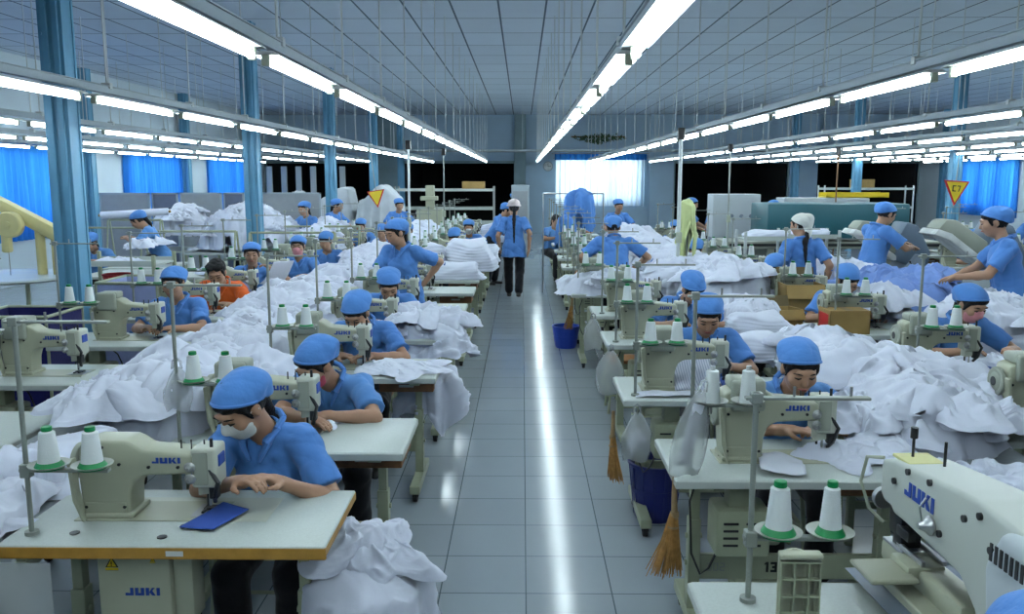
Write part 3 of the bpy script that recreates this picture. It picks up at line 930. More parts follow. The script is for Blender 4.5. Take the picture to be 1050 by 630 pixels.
def make_broom(label):
    t = thing('hanging_broom', label, 'broom')
    b = MB(); b.tube([(0, 0, .52), (0, .0, .40), (.004, 0, .30)], [.009, .011, .013], 10); b.build('handle', M['broomw'], t, True)
    b = MB(); g = random.Random(4)
    for i in range(70):
        a = g.uniform(0, 6.28); r = g.uniform(.2, 1)
        x, y = math.cos(a) * r, math.sin(a) * r
        b.tube([(x * .012, y * .012, .33), (x * .035 - .012, y * .02, .18), (x * .075 - .035, y * .032, g.uniform(0, .05))], [.0035, .004, .0015], 5)
    b.build('bristles', M['broomb'], t)
    b = MB(); b.cyl((.003, 0, .31), (.002, 0, .335), .017, n=12); b.cyl((-.004, 0, .255), (-.003, 0, .265), .022, n=12); b.build('binding', M['broomw'], t, True)
    return t
M['broomw'] = mat('broom_handle', (.30, .20, .10), .7, vary=.2)
M['broomb'] = mat('broom_straw', (.36, .18, .05), .8, vary=.3, vscale=30)

def make_basket(label, m, r=.16, h=.28):
    t = thing('basket', label, 'basket')
    b = MB(); b.lathe([(0, 0), (r * .75, 0), (r * .78, .01), (r, h), (r * 1.07, h), (r * 1.07, h + .012), (r * .97, h + .012), (r * .74, .018), (0, .018)], 28); s = b.build('shell', m, t, True)
    b = MB()
    for k in range(14):
        a = 2 * PI * k / 14
        b.cyl((r * .785 * math.cos(a), r * .785 * math.sin(a), .02), (r * 1.0 * math.cos(a), r * 1.0 * math.sin(a), h - .01), .004, n=6)
    b.lathe([(r * .90, h * .5), (r * .925, h * .5), (r * .945, h * .58), (r * .92, h * .58)], 28)
    b.build('ribs', m, s, True)
    return t
M['basket'] = mat('blue_basket', (.02, .07, .50), .4)
M['basket_dark'] = mat('dark_blue_basket', (.008, .014, .14), .4)
M['plastic'] = mat('clear_plastic', (.75, .80, .84), .25, alpha=.32)
M['carton'] = mat('carton', (.34, .22, .075), .8, vary=.12, vscale=5)
M['carton_in'] = mat('carton_inside', (.16, .12, .06), .85)

def make_carton(label, w, d, h, open_=True, red=False):
    t = thing('cardboard_box', label, 'box')
    b = MB(); q = .006
    b.box(-w / 2, w / 2, -d / 2, d / 2, 0, q); b.box(-w / 2, w / 2, -d / 2, -d / 2 + q, 0, h); b.box(-w / 2, w / 2, d / 2 - q, d / 2, 0, h)
    b.box(-w / 2, -w / 2 + q, -d / 2, d / 2, 0, h); b.box(w / 2 - q, w / 2, -d / 2, d / 2, 0, h)
    b.build('carton', M['carton'], t)
    def flap(p0, p1, out, m):
        f = MB(); p0, p1, out = Vector(p0), Vector(p1), Vector(out)
        f.poly([p0, p1, p1 + out, p0 + out]); nrm = (p1 - p0).cross(out).normalized() * .004
        f.poly([p0 + nrm, p0 + out + nrm, p1 + out + nrm, p1 + nrm])
        f.build('flap', M[m], t)
    if open_:
        flap((-w / 2, d / 2, h), (w / 2, d / 2, h), (0, d * .12, d * .42), 'carton_in')
        flap((-w / 2, -d / 2, h), (w / 2, -d / 2, h), (0, -d * .2, -d * .38), 'carton')
        flap((w / 2, -d / 2, h), (w / 2, d / 2, h), (w * .35, 0, -w * .12), 'carton')
    else:
        b = MB(); b.box(-w / 2, w / 2, -d / 2, d / 2, h, h + q); b.build('flap', M['carton'], t)
        b = MB(); b.box(-.025, .025, -d / 2 - .001, d / 2 + .001, h + q, h + q + .001); b.build('tape', M['broomw'], t)
    if red:
        b = MB(); b.box(-w / 2 - .002, -w / 2, -d * .35, d * .4, h * .2, h * .85); b.build('printed_label', M['red'], t)
    return t

def make_bag(label, w=.16, h=.30, seed=1, full=True):
    """hanging translucent plastic bag; origin at its hanging point"""
    t = thing('hanging_bag', label, 'bag')
    g = np.random.RandomState(seed)
    V, F = [], []
    n = 24; k = 14
    for i in range(k):
        s = i / (k - 1)
        rw = w / 2 * (.12 + .88 * min(1, (s * 2.2)) ** .7) * (1 - .25 * max(0, s - .8) * 3)
        for j in range(n):
            a = 2 * PI * j / n
            rr = rw * (1 + .10 * math.sin(5 * a + 3 * s + seed) * (1 - s * .3) + .05 * math.sin(9 * a - 7 * s))
            V.append((math.cos(a) * rr, math.sin(a) * rr * (.55 if full else .12), -h * s + .01 * math.sin(3 * a + seed)))
    for i in range(k - 1):
        for j in range(n):
            F.append((i * n + j, i * n + (j + 1) % n, (i + 1) * n + (j + 1) % n, (i + 1) * n + j))
    me = np_mesh('bag_film', V, F)
    mesh_obj('bag_film', me, M['plastic'], t)
    b = MB(); b.tube([(-.02, 0, 0), (-.015, 0, .035), (0, 0, .045), (.015, 0, .035), (.02, 0, 0)], .006); b.build('handle', M['plastic'], t, True)
    return t

def heap(name, label, x0, x1, y0, y1, z0, hmax, seed, res=.022, group=None, mt='shirt_white', patches=None, fall=2.2, wl=.19, amp=.034, cat='clothes', lie=.05):
    """the body of a heap of cloth nobody could count: layer over layer, each with folds of its own"""
    W, L = x1 - x0, y1 - y0
    cx, cy = (x0 + x1) / 2, (y0 + y1) / 2
    g = np.random.RandomState(seed)
    nx, ny = int(W * 1.1 / res) + 2, int(L * 1.1 / res) + 2
    x, y = np.meshgrid(np.linspace(-W * .55, W * .55, nx), np.linspace(-L * .55, L * .55, ny), indexing='ij')
    bump = [(g.uniform(-.25, .25) * W, g.uniform(-.42, .42) * L, g.uniform(.3, .55) * min(W, L), g.uniform(.5, 1)) for _ in range(max(3, int(L / W * 2.5)))]
    def mound(x, y):
        wob = 1 + .22 * perlin(x * 3 + seed, y * 3)
        ax, ay = np.abs(x / (W / 2)) * wob, np.abs(y / (L / 2)) * wob
        e = np.clip(1 - (ax ** fall + ay ** 6), 0, 1)
        s = sum(a * np.exp(-((x - bx) ** 2 + (y - by) ** 2) / r ** 2) for bx, by, r, a in bump)
        return hmax * np.sqrt(e) * np.clip(.42 + .42 * s, 0, 1)
    m0 = mound(x, y)
    z = m0 + folds(x, y, seed, g.uniform(0, PI), wl, amp * .7)
    lx = np.zeros_like(x); ly = np.zeros_like(x)
    n = patches or int(W * L * 16 * (.19 / wl) ** 1.5)
    for i in range(n):
        px, py = g.uniform(-.5, .5) * W, g.uniform(-.5, .5) * L
        a = g.uniform(0, PI); sx, sy = g.uniform(.15, .26) * wl / .19, g.uniform(.22, .40) * wl / .19
        dx, dy = x - px, y - py
        u, v = (dx * math.cos(a) + dy * math.sin(a)) / sx, (-dx * math.sin(a) + dy * math.cos(a)) / sy
        th = np.arctan2(v, u); o = outline(th, seed * 31 + i, 1.3) * (1 + .15 * np.cos(4 * th))
        d = np.hypot(u, v) / o
        inside = d < 1
        if not inside.any(): continue
        f = folds(x + i, y - i, seed + i * 3, g.uniform(0, PI), wl * g.uniform(.7, 1.2), amp * 1.25)
        top = m0 + .018 + .05 * (1 - d ** 2) + f * np.clip((1 - d) * 4 + .3, 0, 1) + g.uniform(0, lie)
        z = np.where(inside, np.maximum(z - .015, top), z)
        q = g.uniform(0, 6.3)
        ov = np.clip((d - .8) * 5, 0, 1) ** 2 * .030
        ddx, ddy = dx / (np.hypot(dx, dy) + 1e-6), dy / (np.hypot(dx, dy) + 1e-6)
        lx = np.where(inside, f * .5 * math.cos(q) + ov * ddx, lx); ly = np.where(inside, f * .5 * math.sin(q) + ov * ddy, ly)
    wob = 1 + .22 * perlin(x * 3 + seed, y * 3)
    edge = (np.abs(x / (W / 2)) * wob) ** fall + (np.abs(y / (L / 2)) * wob) ** 6
    z = np.where(edge > 1, np.minimum(z, .03) * np.clip(1.25 - edge, 0, 1) * 4 - .02 * (edge > 1.12), z)
    zz = z.copy()
    for _ in range(1):
        zz[1:-1, 1:-1] = .7 * zz[1:-1, 1:-1] + .075 * (zz[:-2, 1:-1] + zz[2:, 1:-1] + zz[1:-1, :-2] + zz[1:-1, 2:])
    V = np.stack([x + lx, y + ly, zz], 2).reshape(-1, 3)
    F = grid_faces(nx, ny)
    low = (z < -.008).ravel()
    F = F[~low[F].all(1)]
    o = mesh_obj(name, np_mesh(name, V, F), M[mt])
    o.location = (cx, cy, z0)
    tag(o, label, cat, group, 'stuff')
    return lambda X, Y: z0 + float(mound(np.array([X - cx]), np.array([Y - cy]))[0])
# ------------------------------------------------------------------ the hall
XL, XR, YB, YF, ZC = -9.1, 13.9, 30.8, -5.0, 4.11
def struct(o):
    o['kind'] = 'structure'
    return o
b = MB(); b.box(XL - .3, XR + .3, YF - .3, YB + 7, -.1, 0); struct(b.build('floor', M['floor']))
b = MB(); b.box(XL - .3, XR + .3, YF - .3, YB + .15, ZC, ZC + .1); struct(b.build('ceiling', M['ceil']))
def wall(name, m, axis, at, th, a0, a1, holes, z1=ZC):
    """holes: (a0, a1, z0, z1)"""
    b = MB()
    def q(s, e, z0, zz):
        if e - s < 1e-3 or zz - z0 < 1e-3: return
        if axis == 'x': b.box(min(at, at + th), max(at, at + th), s, e, z0, zz)
        else: b.box(s, e, min(at, at + th), max(at, at + th), z0, zz)
    c = a0
    for h0, h1, hz0, hz1 in sorted(holes):
        q(c, h0, 0, z1); q(h0, h1, 0, hz0); q(h0, h1, hz1, z1); c = h1
    q(c, a1, 0, z1)
    return struct(b.build(name, m))
WL = [(2.8, 6.4, 1.0, 2.45), (8.2, 11.6, 1.0, 2.45), (13.4, 17.2, 1.0, 2.45), (19.9, 22.9, 1.0, 2.45), (25.2, 28.2, 1.0, 2.55)]
WR = [(19.5, 22.4, 1.0, 2.45), (24.7, 27.7, 1.0, 2.45)]
wall('wall_left', M['wall_side'], 'x', XL, -.2, YF, YB, WL)
wall('wall_right', M['wall_side'], 'x', XR, .2, YF, YB, WR)
wall('wall_front', M['wall_side'], 'y', YF, -.2, XL, XR, [])
DOORS = [(-9.05, -5.16, 0, 2.43), (-4.19, -.30, 0, 2.43), (5.37, 9.30, 0, 2.43), (10.34, 13.85, 0, 2.43)]
WB = (1.27, 4.16, 1.15, 2.72)
wall('wall_back', M['wall'], 'y', YB, .15, XL, XR, DOORS + [WB])
# the store behind the openings, its lack of light put into near-black surfaces
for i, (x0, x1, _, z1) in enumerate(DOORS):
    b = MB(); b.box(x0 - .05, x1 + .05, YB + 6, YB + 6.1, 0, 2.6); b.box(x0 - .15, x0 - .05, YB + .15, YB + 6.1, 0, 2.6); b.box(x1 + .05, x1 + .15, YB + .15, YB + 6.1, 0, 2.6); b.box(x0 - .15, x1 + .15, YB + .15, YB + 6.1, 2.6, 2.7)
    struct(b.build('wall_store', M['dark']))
    b = MB(); b.box(x0, x1, YB + .3, YB + 6, .001, .004); struct(b.build('floor_store', M['dark']))  # thin black sheet over the tiles, the store's darkness as colour
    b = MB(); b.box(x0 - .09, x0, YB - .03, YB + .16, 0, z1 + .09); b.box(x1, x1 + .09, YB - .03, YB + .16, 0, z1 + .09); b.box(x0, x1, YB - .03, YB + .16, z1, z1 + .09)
    struct(b.build(f'trim_{i + 1}', M['pillar']))
# wall pilasters and beam
for x0, x1 in ((-5.14, -4.2), (-.28, .12), (4.45, 5.3), (9.34, 10.3)):
    b = MB(); b.box(x0, x1, YB - .18, YB, 0, ZC, .01); struct(b.build('pillar', M['pillar'] if x0 < 4 else M['wall']))
b = MB(); b.box(XL, XR, YB - .12, YB, 2.66, 2.86); struct(b.build('beam', M['wall']))
def window(n, axis, at, th, w):
    a0, a1, z0, z1 = w
    fr = MB(); pn = MB()
    m = at + th * .6
    nmul = 3
    def q(bb, s, e, zz0, zz1, t):
        if axis == 'x': bb.box(m - t, m + t, s, e, zz0, zz1)
        else: bb.box(s, e, m - t, m + t, zz0, zz1)
    q(fr, a0, a1, z0, z0 + .06, .03); q(fr, a0, a1, z1 - .06, z1, .03)
    for k in range(nmul + 1):
        c = a0 + (a1 - a0) * k / nmul
        q(fr, max(a0, c - .03), min(a1, c + .03), z0, z1, .03)
    f = struct(fr.build(f'window_{n}', M['white_pole']))
    q(pn, a0, a1, z0, z1, .003)
    g = pn.build('pane', M['glass'], f)
M['glass'] = mat('window_glass', (.9, .95, 1), .05)
_nt = M['glass'].node_tree
_tr = nd(_nt, 'ShaderNodeBsdfTransparent'); _tr.inputs['Color'].default_value = (.92, .96, .98, 1)
_gl = nd(_nt, 'ShaderNodeBsdfGlossy'); _gl.inputs['Roughness'].default_value = .02
_mx = nd(_nt, 'ShaderNodeMixShader'); _mx.inputs[0].default_value = .06
_nt.links.new(_tr.outputs[0], _mx.inputs[1]); _nt.links.new(_gl.outputs[0], _mx.inputs[2]); _nt.links.new(_mx.outputs[0], _nt.nodes['Material Output'].inputs['Surface'])
k = 1
for w in WL: window(k, 'x', XL, -.2, w); k += 1
for w in WR: window(k, 'x', XR, .2, w); k += 1
window(k, 'y', YB, .15, WB)
M['curtain_blue'] = cloth_mat('blue_curtain', (.045, .27, .74), translucent=.55, bump=0)
M['curtain_white'] = cloth_mat('sheer_curtain', (.80, .90, .97), translucent=.8, bump=0)
def curtain(label, axis, at, a0, a1, z0, z1, m, seed, group=None):
    g = random.Random(seed)
    n = int((a1 - a0) * 60); kz = 10
    V, F = [], []
    ph = g.uniform(0, 6)
    for i in range(n + 1):
        a = a0 + (a1 - a0) * i / n
        for j in range(kz + 1):
            s = j / kz
            d = (.045 + .03 * s) * math.sin(a * 34 + 1.3 * math.sin(a * 5 + ph)) + .015 * math.sin(a * 71 + s * 2)
            z = z1 - (z1 - z0) * s
            V.append((at + d, a, z) if axis == 'x' else (a, at + d, z))
    for i in range(n):
        for j in range(kz):
            p = i * (kz + 1) + j
            F.append((p, p + kz + 1, p + kz + 2, p + 1))
    o = thing('curtain', label, 'curtain', group=group)
    mesh_obj('curtain_cloth', np_mesh('curtain', V, F), m, o)
    r = MB()
    if axis == 'x': r.cyl((at, a0 - .1, z1 + .01), (at, a1 + .1, z1 + .01), .014)
    else: r.cyl((a0 - .1, at, z1 + .01), (a1 + .1, at, z1 + .01), .014)
    r.build('curtain_rail', M['steel'], o)
    return o
nm = ['nearest to the entrance', 'second along the left wall', 'large and behind the near blue column', 'between two wall columns past the grey partitions', 'on the left wall beside the far corner']
for w, s in zip(WL, nm):
    curtain(f'blue curtain on the left wall window {s}', 'x', XL + .07, w[0] - .15, w[1] + .15, w[2] - .2, w[3] + .08, M['curtain_blue'], len(s))
for w, s in zip(WR, ['nearer one by the right rear machines', 'behind the yellow triangle']):
    curtain(f'blue curtain on the right wall window, {s}', 'x', XR - .07, w[0] - .15, w[1] + .15, w[2] - .2, w[3] + .1, M['curtain_blue'], len(s))
curtain('sunlit white sheer curtain over the big back wall window', 'y', YB - .26, WB[0] - .1, WB[1] + .1, WB[2] - .2, WB[3] - .12, M['curtain_white'], 5)
curtain('short blue curtain valance gathered above the sheer white curtain', 'y', YB - .34, WB[0] - .15, WB[1] + .15, WB[3] - .18, WB[3] + .03, M['curtain_blue'], 6)
# steel columns
def column(x, y, s=.205, z1=ZC):
    b = MB()
    b.box(x - s / 2, x + s / 2, y - s / 2, y - s / 2 + .03, 0, z1, .004); b.box(x - s / 2, x + s / 2, y + s / 2 - .03, y + s / 2, 0, z1, .004)
    b.box(x - s / 2 + .03, x - .02, y - s / 2 - .022, y + s / 2 + .022, 0, z1, .006); b.box(x + .02, x + s / 2 - .03, y - s / 2 - .022, y + s / 2 + .022, 0, z1, .006)
    b.box(x - s / 2 + .01, x + s / 2 - .01, y - .1, y + .1, 0, z1)
    b.box(x - s / 2 - .05, x + s / 2 + .05, y - s / 2 - .05, y + s / 2 + .05, 0, .02)
    for z in (1.2, 2.2, 3.1):
        b.cyl((x - .07, y - s / 2 - .03, z), (x - .07, y - s / 2, z), .014, n=8)
    o = struct(b.build('column', M['column']))
for y in (7.5, 12.7, 17.9, 23.1, 28.3): column(-3.93, y)
for y in (12.7, 17.9, 23.1, 28.3): column(-8.9, y)
for y in (17.9, 23.1, 28.3): column(8.8, y)
for y in (17.9, 23.1, 28.6): column(13.7, y)

# ------------------------------------------------------------------ lamps on hanging rails
lamp0 = make_lamp('tube lamp', None)
def flatten(root, name):
    """one mesh with several materials out of a thing's parts, for copies too small to show them"""
    bm = bmesh.new(); mats = []
    def walk(o, mtx):
        if o.type == 'MESH':
            m = o.data.materials[0]
            if m not in mats: mats.append(m)
            me = o.data.copy(); me.transform(mtx)
            n = len(bm.faces); bm.from_mesh(me); bpy.data.meshes.remove(me)
            bm.faces.ensure_lookup_table()
            for f in bm.faces[n:]: f.material_index = mats.index(m)
        for c in o.children: walk(c, mtx @ c.matrix_local if False else mtx @ c.matrix_basis)
    bpy.context.view_layer.update()
    walk(root, Matrix.Identity(4))
    me = bpy.data.meshes.new(name); bm.to_mesh(me); bm.free()
    for m in mats: me.materials.append(m)
    return me
lamp_far = flatten(lamp0, 'hanging_lamp')
ROWS = [(-7.75, 'the far left side bay'), (-6.1, 'the second row from the left wall'), (-4.45, 'the line of blue columns on the left'), (-2.68, 'the second row left of the aisle'), (-1.07, "the aisle's left machines"), (.44, "the aisle's right edge"), (2.0, 'the right shirt heaps'), (3.8, 'the blue cloth heap on the right'), (5.45, 'the pressing machines on the right'), (7.1, 'the right of the pressing machines'), (8.75, 'the right line of blue columns'), (10.4, 'the right side bay'), (12.1, 'the right wall')]
first = True
ZL = 2.43
for ri, (x, where) in enumerate(ROWS):
    y0 = 3.69 - 1.4 * 4 + (.24 if x > 1 else 0) + (.4 if ri % 3 == 0 else 0)
    lim = lambda y: abs(x) / max(y, .1) < .85
    ys = [y0 + 1.4 * k for k in range(21)]
    ys = [y for y in ys if y < 25.6 and ( (abs(x) < 3 and y > -2) or lim(y + 1.4))]
    t = thing('lamp_rail', f'long grey rail carrying the tube lamps over {where}', 'rail', (x, ys[0] - .15, ZL + .02))
    b = MB(); ln = 26.4 - ys[0] + .15
    b.box(-.02, .02, 0, ln, 0, .045, .003); b.box(-.028, .028, 0, ln, .045, .05)
    b.build('channel', M['rail'], t)
    for k in range(int(ln / 1.4) + 1):
        yy = min(.35 + 1.4 * k, ln - .1)
        b = MB(); b.cyl((0, yy, .05), (0, yy, ZC - ZL - .02), .0065, n=8); b.box(-.03, .03, yy - .02, yy + .02, .03, .07, .004); b.build('hanger_rod', M['white_pole'], t)
    for k, y in enumerate(ys):
        lab = f'{ORD[k]} white tube lamp over {where}'
        if first:
            o = lamp0; o.location = (x, y, ZL); o['label'] = lab; o['group'] = 'tube lamps over ' + where; first = False
        elif y < 8 and abs(x) < 4.6:
            clone(lamp0, (x, y, ZL), 0, lab, 'tube lamps over ' + where)
        else:
            o = bpy.data.objects.new('hanging_lamp', lamp_far); o.location = (x, y, ZL); link(o); tag(o, lab, 'lamp', 'tube lamps over ' + where)
t = thing('cable_tray', 'long pale cable tray hung across the hall at the lamp rails far ends', 'tray', (0, 26.7, 2.70))
b = MB(); b.box(-8.4, 12.6, -.05, .05, 0, .02); b.box(-8.4, 12.6, -.05, -.045, 0, .08); b.box(-8.4, 12.6, .045, .05, 0, .08); b.build('channel', M['rail'], t)
for x in range(-8, 13, 2):
    b = MB(); b.cyl((x, 0, .02), (x, 0, ZC - 2.70), .008, n=8); b.build('hanger_rod', M['white_pole'], t)

# power drops: slim poles between floor and rails
def pole(x, y, label, m, r=.017):
    t = thing('power_pole', label, 'pole', (x, y, 0))
    b = MB(); b.cyl((0, 0, 0), (0, 0, 2.4), r, n=12); b.cyl((0, 0, 0), (0, 0, .01), .06, n=16); b.build('pole', m, t, True)
    b = MB(); b.box(-.035, .035, -.03, .03, 2.3, 2.42, .006); b.build('socket_box', M['black'], t)
    b = MB(); b.box(-.03, .03, -.045, -.017, 1.25, 1.36, .006); b.build('switch_box', M['socket'], t)
pole(1.62, 9.0, 'white power pole between the right shirt heaps', M['white_pole'], .02)
pole(-1.55, 11.9, 'white power pole behind the standing person on the left', M['white_pole'])
pole(-1.35, 15.0, 'slim dark power pole before the dark opening left of the aisle', M['polem'], .011)
pole(3.12, 13.2, 'dark power pole before the dark opening right of the aisle', M['polem'], .012)
pole(5.2, 14.5, 'brownish power pole behind the profile person', M['wood'], .012)

# clock and garland on the back wall
t = thing('wall_clock', 'round grey wall clock beside the sunlit back window', 'clock', (.90, YB - .001, 2.33))
b = MB(); b.lathe([(0, 0), (.17, 0), (.175, .02), (.165, .04), (.15, .03), (0, .03)], 32, mtx=Matrix.Rotation(PI / 2, 4, 'X')); b.build('case', M['rail'], t, True)
b = MB(); b.lathe([(0, .031), (.148, .031), (.148, .033), (0, .033)], 32, mtx=Matrix.Rotation(PI / 2, 4, 'X')); dl = b.build('dial', M['mask_white'], t)
b = MB(); b.box(-.006, .006, -.039, -.036, -.02, .09); b.box(-.005, .11, -.042, -.039, -.006, .006); b.build('hands', M['black'], dl)
M['leaf'] = mat('garland_leaf', (.05, .10, .05), .7, vary=.4, vscale=20)
g = random.Random(3)
t = thing('hanging_garland', 'dark green ragged garland fixed high above the back window', 'garland', (2.65, YB - .06, 3.35))
b = MB(); b.cyl((-.95, 0, 0), (.95, 0, 0), .02, n=8); b.build('stem', M['wood'], t)
b = MB()
for i in range(420):
    x = g.triangular(-.95, .95, 0); z = g.uniform(-1, .35) * (.20 * (1 - abs(x)) + .04)
    p = Vector((x, -g.uniform(.0, .06), z)); a = g.uniform(0, 6.3); d = Vector((math.cos(a), g.uniform(-.5, .5), math.sin(a) - .5)).normalized() * g.uniform(.05, .10); s = Vector((-d.z, .02, d.x)) * .3
    b.poly([p, p + d * .5 + s, p + d, p + d * .5 - s])
o = b.build('leaves', M['leaf'], t); o['kind'] = 'stuff'
# ------------------------------------------------------------------ sewing stations
SIDE = {'LA': "along the aisle's left side", 'LB': 'in the second row left of the aisle', 'RA': "along the aisle's right side", 'RB': 'in the second row right of the aisle'}
GRP = {'LA': 'left aisle row', 'LB': 'second left row', 'RA': 'right aisle row', 'RB': 'second right row'}
T0 = make_table('t'); make_motor(T0)
T0wood = make_table('t', wood=True, drawer=False, d=.505)
M0 = make_machine('m')
M0b = make_machine('m', cover=False); M0b.scale = (1, 1, .91)
S0 = make_stand('s', tray=.28)
S0low = make_stand('s', tray=.225)
C0 = make_cone('c')
C1 = make_plain_cone('c')
ST0 = make_stool('s')
FAR = {}
for nm_, r in (('sewing_table', T0), ('sewing_machine', M0), ('thread_stand', S0), ('thread_cone', C0), ('stool', ST0)):
    FAR[nm_] = flatten(r, nm_)
used = set()
def put(root, loc, rz, label, group):
    """the first time the thing itself, then copies of it"""
    if root.name not in used:
        used.add(root.name); root.location = loc; root.rotation_euler = (0, 0, rz); root['label'] = label; root['group'] = group
        return root
    return clone(root, loc, rz, label, group)
def far(kind, cat, loc, rz, label, group):
    o = bpy.data.objects.new(kind, FAR[kind]); o.location = loc; o.rotation_euler = (0, 0, rz); link(o)
    return tag(o, label, cat, group)
def station(row, k, x, y, mx=-.12, table=None, machine=True, stand=True, st=None, tz=.2815, cones=None, detail=True, mt=None, sd=-.455):
    w = f'{ORD[k]} table {SIDE[row]}'
    near = detail
    tk = table or T0
    lab = f'{"wood-edged" if tk is T0wood else "pale laminate"} sewing table, {ORD[k]} {SIDE[row]}'
    put(tk, (x, y, 0), 0, lab, 'sewing tables, ' + GRP[row]) if near else far('sewing_table', 'table', (x, y, 0), 0, lab, 'sewing tables, ' + GRP[row])
    if machine:
        lab = f'cream sewing machine on the {w}'
        (put(mt or M0, (x + mx, y + .29, TOP), 0, lab, 'sewing machines, ' + GRP[row]) if near else far('sewing_machine', 'sewing machine', (x + mx, y + .29, TOP), 0, lab, 'sewing machines, ' + GRP[row]))
    if stand:
        lab = f'grey thread stand on the {w}'
        p = (x + sd, y + .09, TOP)
        (put(st or S0, p, 0, lab, 'thread stands, ' + GRP[row]) if near else far('thread_stand', 'thread stand', p, 0, lab, 'thread stands, ' + GRP[row]))
        for i, dx in enumerate((.075, .215)):
            c = cones or C0
            q = (p[0] + dx, p[1], TOP + tz)
            lab = f'{("left", "right")[i]} thread cone on the {w}'
            (put(c, q, random.uniform(0, 6), lab, 'thread cones, ' + GRP[row]) if near else far('thread_cone', 'thread', q, 0, lab, 'thread cones, ' + GRP[row]))
LAY = [(-1.145, 2.575), (-1.03, 3.52), (-1.03, 4.91), (-1.03, 6.1), (-1.03, 7.4), (-1.02, 8.68), (-1.02, 9.75), (-1.0, 10.95), (-1.0, 12.2), (-1.0, 13.4), (-1.0, 14.7), (-1.0, 16.0), (-1.0, 17.3), (-1.0, 18.6)]
LBY = [(-2.78, 3.62), (-2.78, 4.72), (-2.78, 5.85), (-2.78, 7.0), (-2.78, 8.1), (-2.78, 9.25), (-2.78, 10.45), (-2.78, 11.7), (-2.78, 12.9), (-2.78, 14.1), (-2.78, 15.4)]
RAY = [(1.12, 3.2), (1.06, 4.42), (1.12, 5.95), (1.14, 7.25), (1.02, 8.6), (1.05, 9.9), (1.05, 11.2), (1.05, 12.5), (1.05, 13.8), (1.05, 15.1), (1.05, 16.4), (1.05, 17.7), (1.05, 19)]
RBY = [(2.68, 3.72), (2.72, 4.92), (2.75, 6.35), (2.75, 7.65), (2.75, 9.6), (2.75, 10.9), (2.75, 12.2), (2.75, 13.5), (2.75, 15)]
for row, L in (('LA', LAY), ('LB', LBY), ('RA', RAY), ('RB', RBY)):
    for k, (x, y) in enumerate(L):
        kw = {}
        if row == 'LA' and k == 0: kw = dict(table=T0wood, mt=M0b, st=S0low, tz=.2265)
        if row == 'LB': kw = dict(mx=-.04)
        if row == 'RA': kw = dict(mx=-.06 if k == 0 else -.15, cones=C1 if k == 0 else C0)
        if row == 'RB': kw = dict(mx=-.18, sd=-.40)
        station(row, k, x, y, detail=y < 9.3, **kw)
# the nearest table on the left: control box, sticker and cloth under the needle
t1 = [o for o in scene.objects if o.get('label', '').startswith('wood-edged')][0]
b = MB(); b.box(-.245, -.005, .08, .24, .27, .725, .008); b.box(-.005, .06, .10, .20, .45, .70, .006)
cb = b.build('control_box', M['cream'], t1, True)
lettering('logo', 'JUKI', .026, M['logo'], cb, Matrix.Translation((-.10, .0785, .568)), t=.30, sx=1.35)
def warning(parent, x, y, z, s):
    b = MB(); b.prism([(-s, 0), (s, 0), (s, .1 * s), (-s, .1 * s)], y, y + .001, mtx=Matrix.Translation((x, 0, z - .5 * s)))
    b.prism([(-s, .0), (s, .0), (0, s * 1.75)], y, y + .001, mtx=Matrix.Translation((x, 0, z)))
    w = b.build('warning_sign', M['ink'], parent)
    b = MB(); b.prism([(-s * .74, .14 * s), (s * .74, .14 * s), (0, s * 1.42)], y - .001, y, mtx=Matrix.Translation((x, 0, z))); b.prism([(-s, -.42 * s), (s, -.42 * s), (s, -.08 * s), (-s, -.08 * s)], y - .001, y, mtx=Matrix.Translation((x, 0, z)))
    b.build('warning_triangle', M['yellow'], w)
    lettering('exclamation_mark', '!', s * .75, M['ink'], w, Matrix.Translation((x, y - .002, z + s * .62)), t=.2)
warning(cb, -.195, .0785, .652, .021)
warning(cb, -.06, .0785, .672, .009)
b = MB(); b.box(.02, .075, -.0035, -.001, .728, .745); b.build('number_sticker', M['mask_white'], t1)
b = MB(); b.box(-.26, .28, .20, .42, TOP + .0003, TOP + .0012); b.build('machine_bed_plate', M['head'], t1)
for x, y in ((-.32, .10), (-.02, .07), (.02, .16), (-.30, .22)):
    b = MB(); b.cyl((x, y, TOP), (x, y, TOP + .003), .016, n=16); b.build('hole_cap', M['black'], t1)
# the nearest table on the right carries painted numbers on its crossbar
t2 = [o for o in scene.objects if o.get('label', '') == f'pale laminate sewing table, nearest {SIDE["RA"]}'][0]
lettering('painted_number', '131', .045, M['ink'], t2, Matrix.Translation((-.055, .2625, .285)), t=.22)
lettering('painted_number', '302', .036, M['polem'], t2, Matrix.Translation((-.30, .2625, .285)), t=.14)

# stools
def stool(x, y, label, detail=True):
    return put(ST0, (x, y, 0), 0, label, None) if detail else far('stool', 'stool', (x, y, 0), 0, label, 'stools')

# ------------------------------------------------------------------ people
NEAR, MID, FARH = .006, .0075, .011
def place(p, x, y, rz):
    p.location = (x, y, 0); p.rotation_euler = (0, 0, R(rz)); return p
SEAT = dict(pelvis=(0, 0, .545))
place(build_person('person in white floral face mask and blue cap, sewing at the nearest wood-edged table', h=NEAR, mask='mask_white', lean=21, twist=-12, head=(-24, 34, 0), lw=(.10, -.40, .83), rw=(-.04, -.45, .85), lelb=(1, .3, -1), relb=(-1, .2, -.6), seed=2, hairlong=.3, **SEAT), -.96, 3.36, 0)
place(build_person('person in red face mask bowed low over the second table left of the aisle', h=NEAR, mask='mask_red', lean=34, twist=-8, head=(-30, 34, 6), lw=(.0, -.52, .80), rw=(-.06, -.58, .80), lelb=(1, -.1, -.25), relb=(-1, -.1, -.3), seed=3, curl=.35, hdl=(-.8, -.4, -.1), shirt='uniform2', hair='bun', **SEAT), -.93, 4.47, 0)
